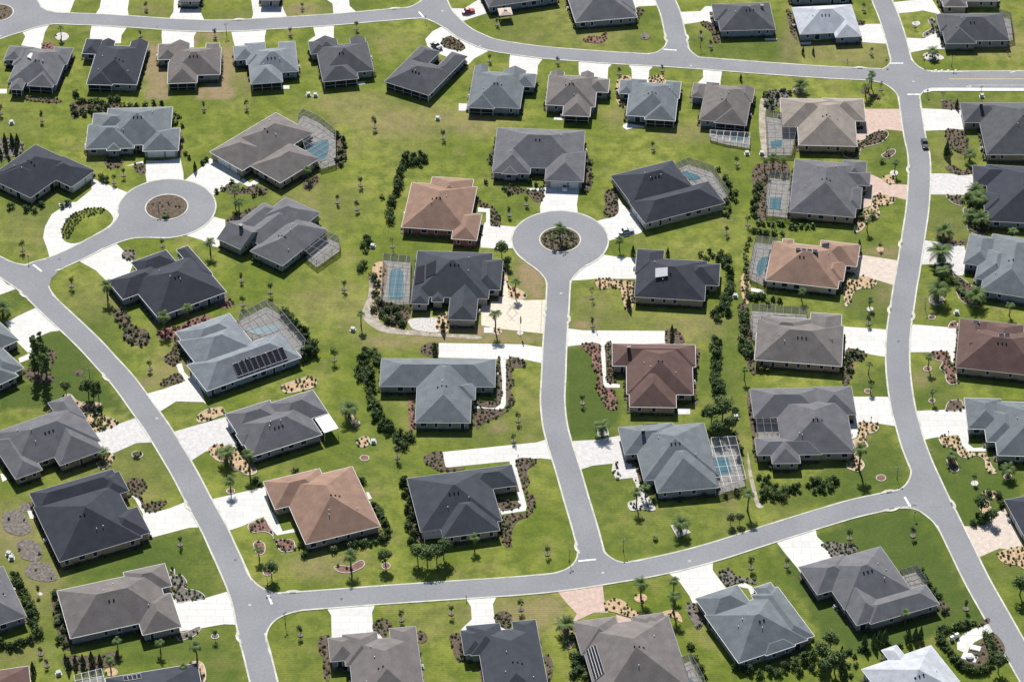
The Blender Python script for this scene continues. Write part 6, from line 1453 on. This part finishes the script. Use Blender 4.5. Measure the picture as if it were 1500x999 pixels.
# ------------------------------------------------------------------ pergola, flagpole, pump yard
p=U(740,27); e=empty('pergola',(p[0],p[1],0),.16); tag(e,'pinkish tiled square gazebo roof on four posts behind the top house','gazebo')
m=MB()
for sx in (-1.7,1.7):
    for sy in (-1.7,1.7): m2=MB(); m2.bar((sx,sy,0),(sx,sy,2.5),.16); m2.build('post',M['offwhite'],e)
g=flat('tile_pink',(.50,.40,.33)); a,b_=2.2,.8
m.add([(-a,-a,2.5),(a,-a,2.5),(a,a,2.5),(-a,a,2.5),(-b_,-b_,3.1),(b_,-b_,3.1),(b_,b_,3.1),(-b_,b_,3.1),(-a,-a,2.38),(a,-a,2.38),(a,a,2.38),(-a,a,2.38)],[(0,1,5,4),(1,2,6,5),(2,3,7,6),(3,0,4,7),(4,5,6,7),(8,9,1,0),(9,10,2,1),(10,11,3,2),(11,8,0,3),(11,10,9,8)]); r=m.build('canopy',g,e)
m=MB(); m.box(-.5,-.5,3.1,.5,.5,3.35); m.build('vent',M['bronze'],r)
p=U(762,488); e=empty('flagpole',(p[0],p[1],0)); tag(e,'thin pole with furled dark flag in a white ring bed by cream paver drive','flagpole')
MB().tube([(0,0,0),(0,0,6.3)],[.05,.035],8).build('pole',M['white'],e); m=MB(); m.add([(.04,0,6.1),(.04,0,3.4),(.30,.05,3.5),(.38,.02,4.6),(.26,.06,5.9),(.04,.14,6.1),(.04,.12,3.4),(.30,.16,3.5),(.38,.14,4.6),(.26,.16,5.9)],[(0,1,2,3,4),(9,8,7,6,5),(0,5,6,1),(1,6,7,2),(2,7,8,3),(3,8,9,4),(4,9,5,0)]); m.build('flag',flat('flag_dark',(.06,.05,.08)),e)
p=U(1429,950); e=empty('pump_cabinet',(p[0],p[1],0),-.35); tag(e,'white flat hatch block inside the hedged pump yard','pump hatch')
m=MB(); m.box(-1.3,-.9,0,1.3,.9,.35); m.build('plinth',M['concrete'],e); m=MB(); m.box(-1.15,-.75,.35,1.15,.75,.45); m.build('hatch',M['white'],e)
p=U(1420,963); e=empty('pump_tank',(p[0],p[1],0),-.45); tag(e,'white domed tank on a slab inside the hedged pump yard','pump tank')
MB().box(-1.9,-1.1,0,1.9,1.1,.15).build('slab',M['concrete'],e); m=MB(); m.tube([(0,0,.15),(0,0,.7),(0,0,.95)],[1.0,1.0,.55],16); m.build('tank',M['white'],e)
for k,(x,y) in enumerate(((1394,937),(1401,933))):
    p=U(x,y); e=empty('control_panel',(p[0],p[1],0),.5); tag(e,('lower' if k==0 else 'upper')+' white electrical cabinet beside the hedged pump yard','electrical cabinet','pump yard cabinets'); m=MB(); m.box(-.5,-.3,.15,.5,.3,1.3); m.build('cabinet',M['white'],e); m=MB(); m.box(-.6,-.4,0,.6,.4,.15); m.build('plinth',M['concrete'],e)
# air conditioners beside the walls
ACS=[(1050,950),(1046,943),(312,155),(849,966),(432,500),(768,112),(844,136)]
def ac():
    e=empty('air_conditioner'); MB().box(-.5,-.5,0,.5,.5,.1).build('pad',M['concrete'],e); m=MB(); m.box(-.38,-.38,.1,.38,.38,.85); c=m.build('housing',M['offwhite'],e); MB().tube([(0,0,.85),(0,0,.89)],.3,12).build('fan_grille',M['dark'],c); return e
n=0
A0=None
for h in H:
    cand=[s for s in segs([[r[0]+OV,r[1]+OV,r[2]-OV,r[3]-OV] for r in h['rr']]) if abs(s[2][0])>.5 and math.hypot(s[1][0]-s[0][0],s[1][1]-s[0][1])>5]
    if not cand: continue
    sd=rnd.choice((-1,1)); cand=[s for s in cand if s[2][0]==sd] or cand
    p,q,nn,i=rnd.choice(cand); t=rnd.uniform(.3,.7); lx=p[0]+(q[0]-p[0])*t+nn[0]*.9; ly=p[1]+(q[1]-p[1])*t+nn[1]*.9; ca,sa=math.cos(h['ang']),math.sin(h['ang']); x=h['loc'][0]+lx*ca-ly*sa; y=h['loc'][1]+lx*sa+ly*ca
    px,py=PX(x,y)
    if not(5<px<1495 and 5<py<990): continue
    if A0 is None: A0=ac(); o=A0
    else: o=copy_tree(A0)
    o.location=(x,y,0); o.rotation_euler=(0,0,h['ang']); tag(o,'air conditioner %s of %s'%('left' if nn[0]<0 else 'right',h['short']),'air conditioner','air conditioners by the walls')
# ------------------------------------------------------------------ light, sky, camera
w=bpy.data.worlds.new('World'); SC.world=w; w.use_nodes=True; n=w.node_tree; bg=n.nodes['Background']; sk=n.nodes.new('ShaderNodeTexSky'); sk.sky_type='NISHITA'; sk.sun_disc=False
EL=math.radians(44); SDX,SDY=-.13,1.0     # direction towards the sun (ground plane)
az=math.atan2(SDX,SDY)
sk.sun_elevation=EL; sk.sun_rotation=az; sk.air_density=1.0; sk.dust_density=.6; sk.ozone_density=1.2
n.links.new(sk.outputs['Color'],bg.inputs['Color']); bg.inputs['Strength'].default_value=.066
L=bpy.data.lights.new('sun','SUN'); L.energy=5.0; L.angle=math.radians(.53); L.color=(1,.965,.91)
lo=bpy.data.objects.new('sun',L); COL.objects.link(lo)
d=Vector((-SDX,-SDY,-math.hypot(SDX,SDY)*math.tan(EL))); lo.rotation_euler=d.to_track_quat('-Z','Y').to_euler(); lo.location=(0,0,200)
c=bpy.data.cameras.new('camera'); c.sensor_width=36; c.lens=F/1500*36; c.clip_start=10; c.clip_end=12000; co=bpy.data.objects.new('camera',c); COL.objects.link(co); co.location=CAM; co.rotation_euler=(math.pi/2-TH,0,0); SC.camera=co
SC.view_settings.view_transform='Standard'; SC.view_settings.look='None'; SC.view_settings.gamma=1; SC.view_settings.exposure=0.58; SC.view_settings.use_curve_mapping=False
SC.render.film_transparent=False
print('objects',len(bpy.data.objects))

for o in SC.objects:
    if o.parent is None and 'label' in o:
        n=len(o['label'].split())
        if n>16 or n<4: print('LAB',n,o.name,o['label'])
        if o['category'] if 'category' in o else None: pass
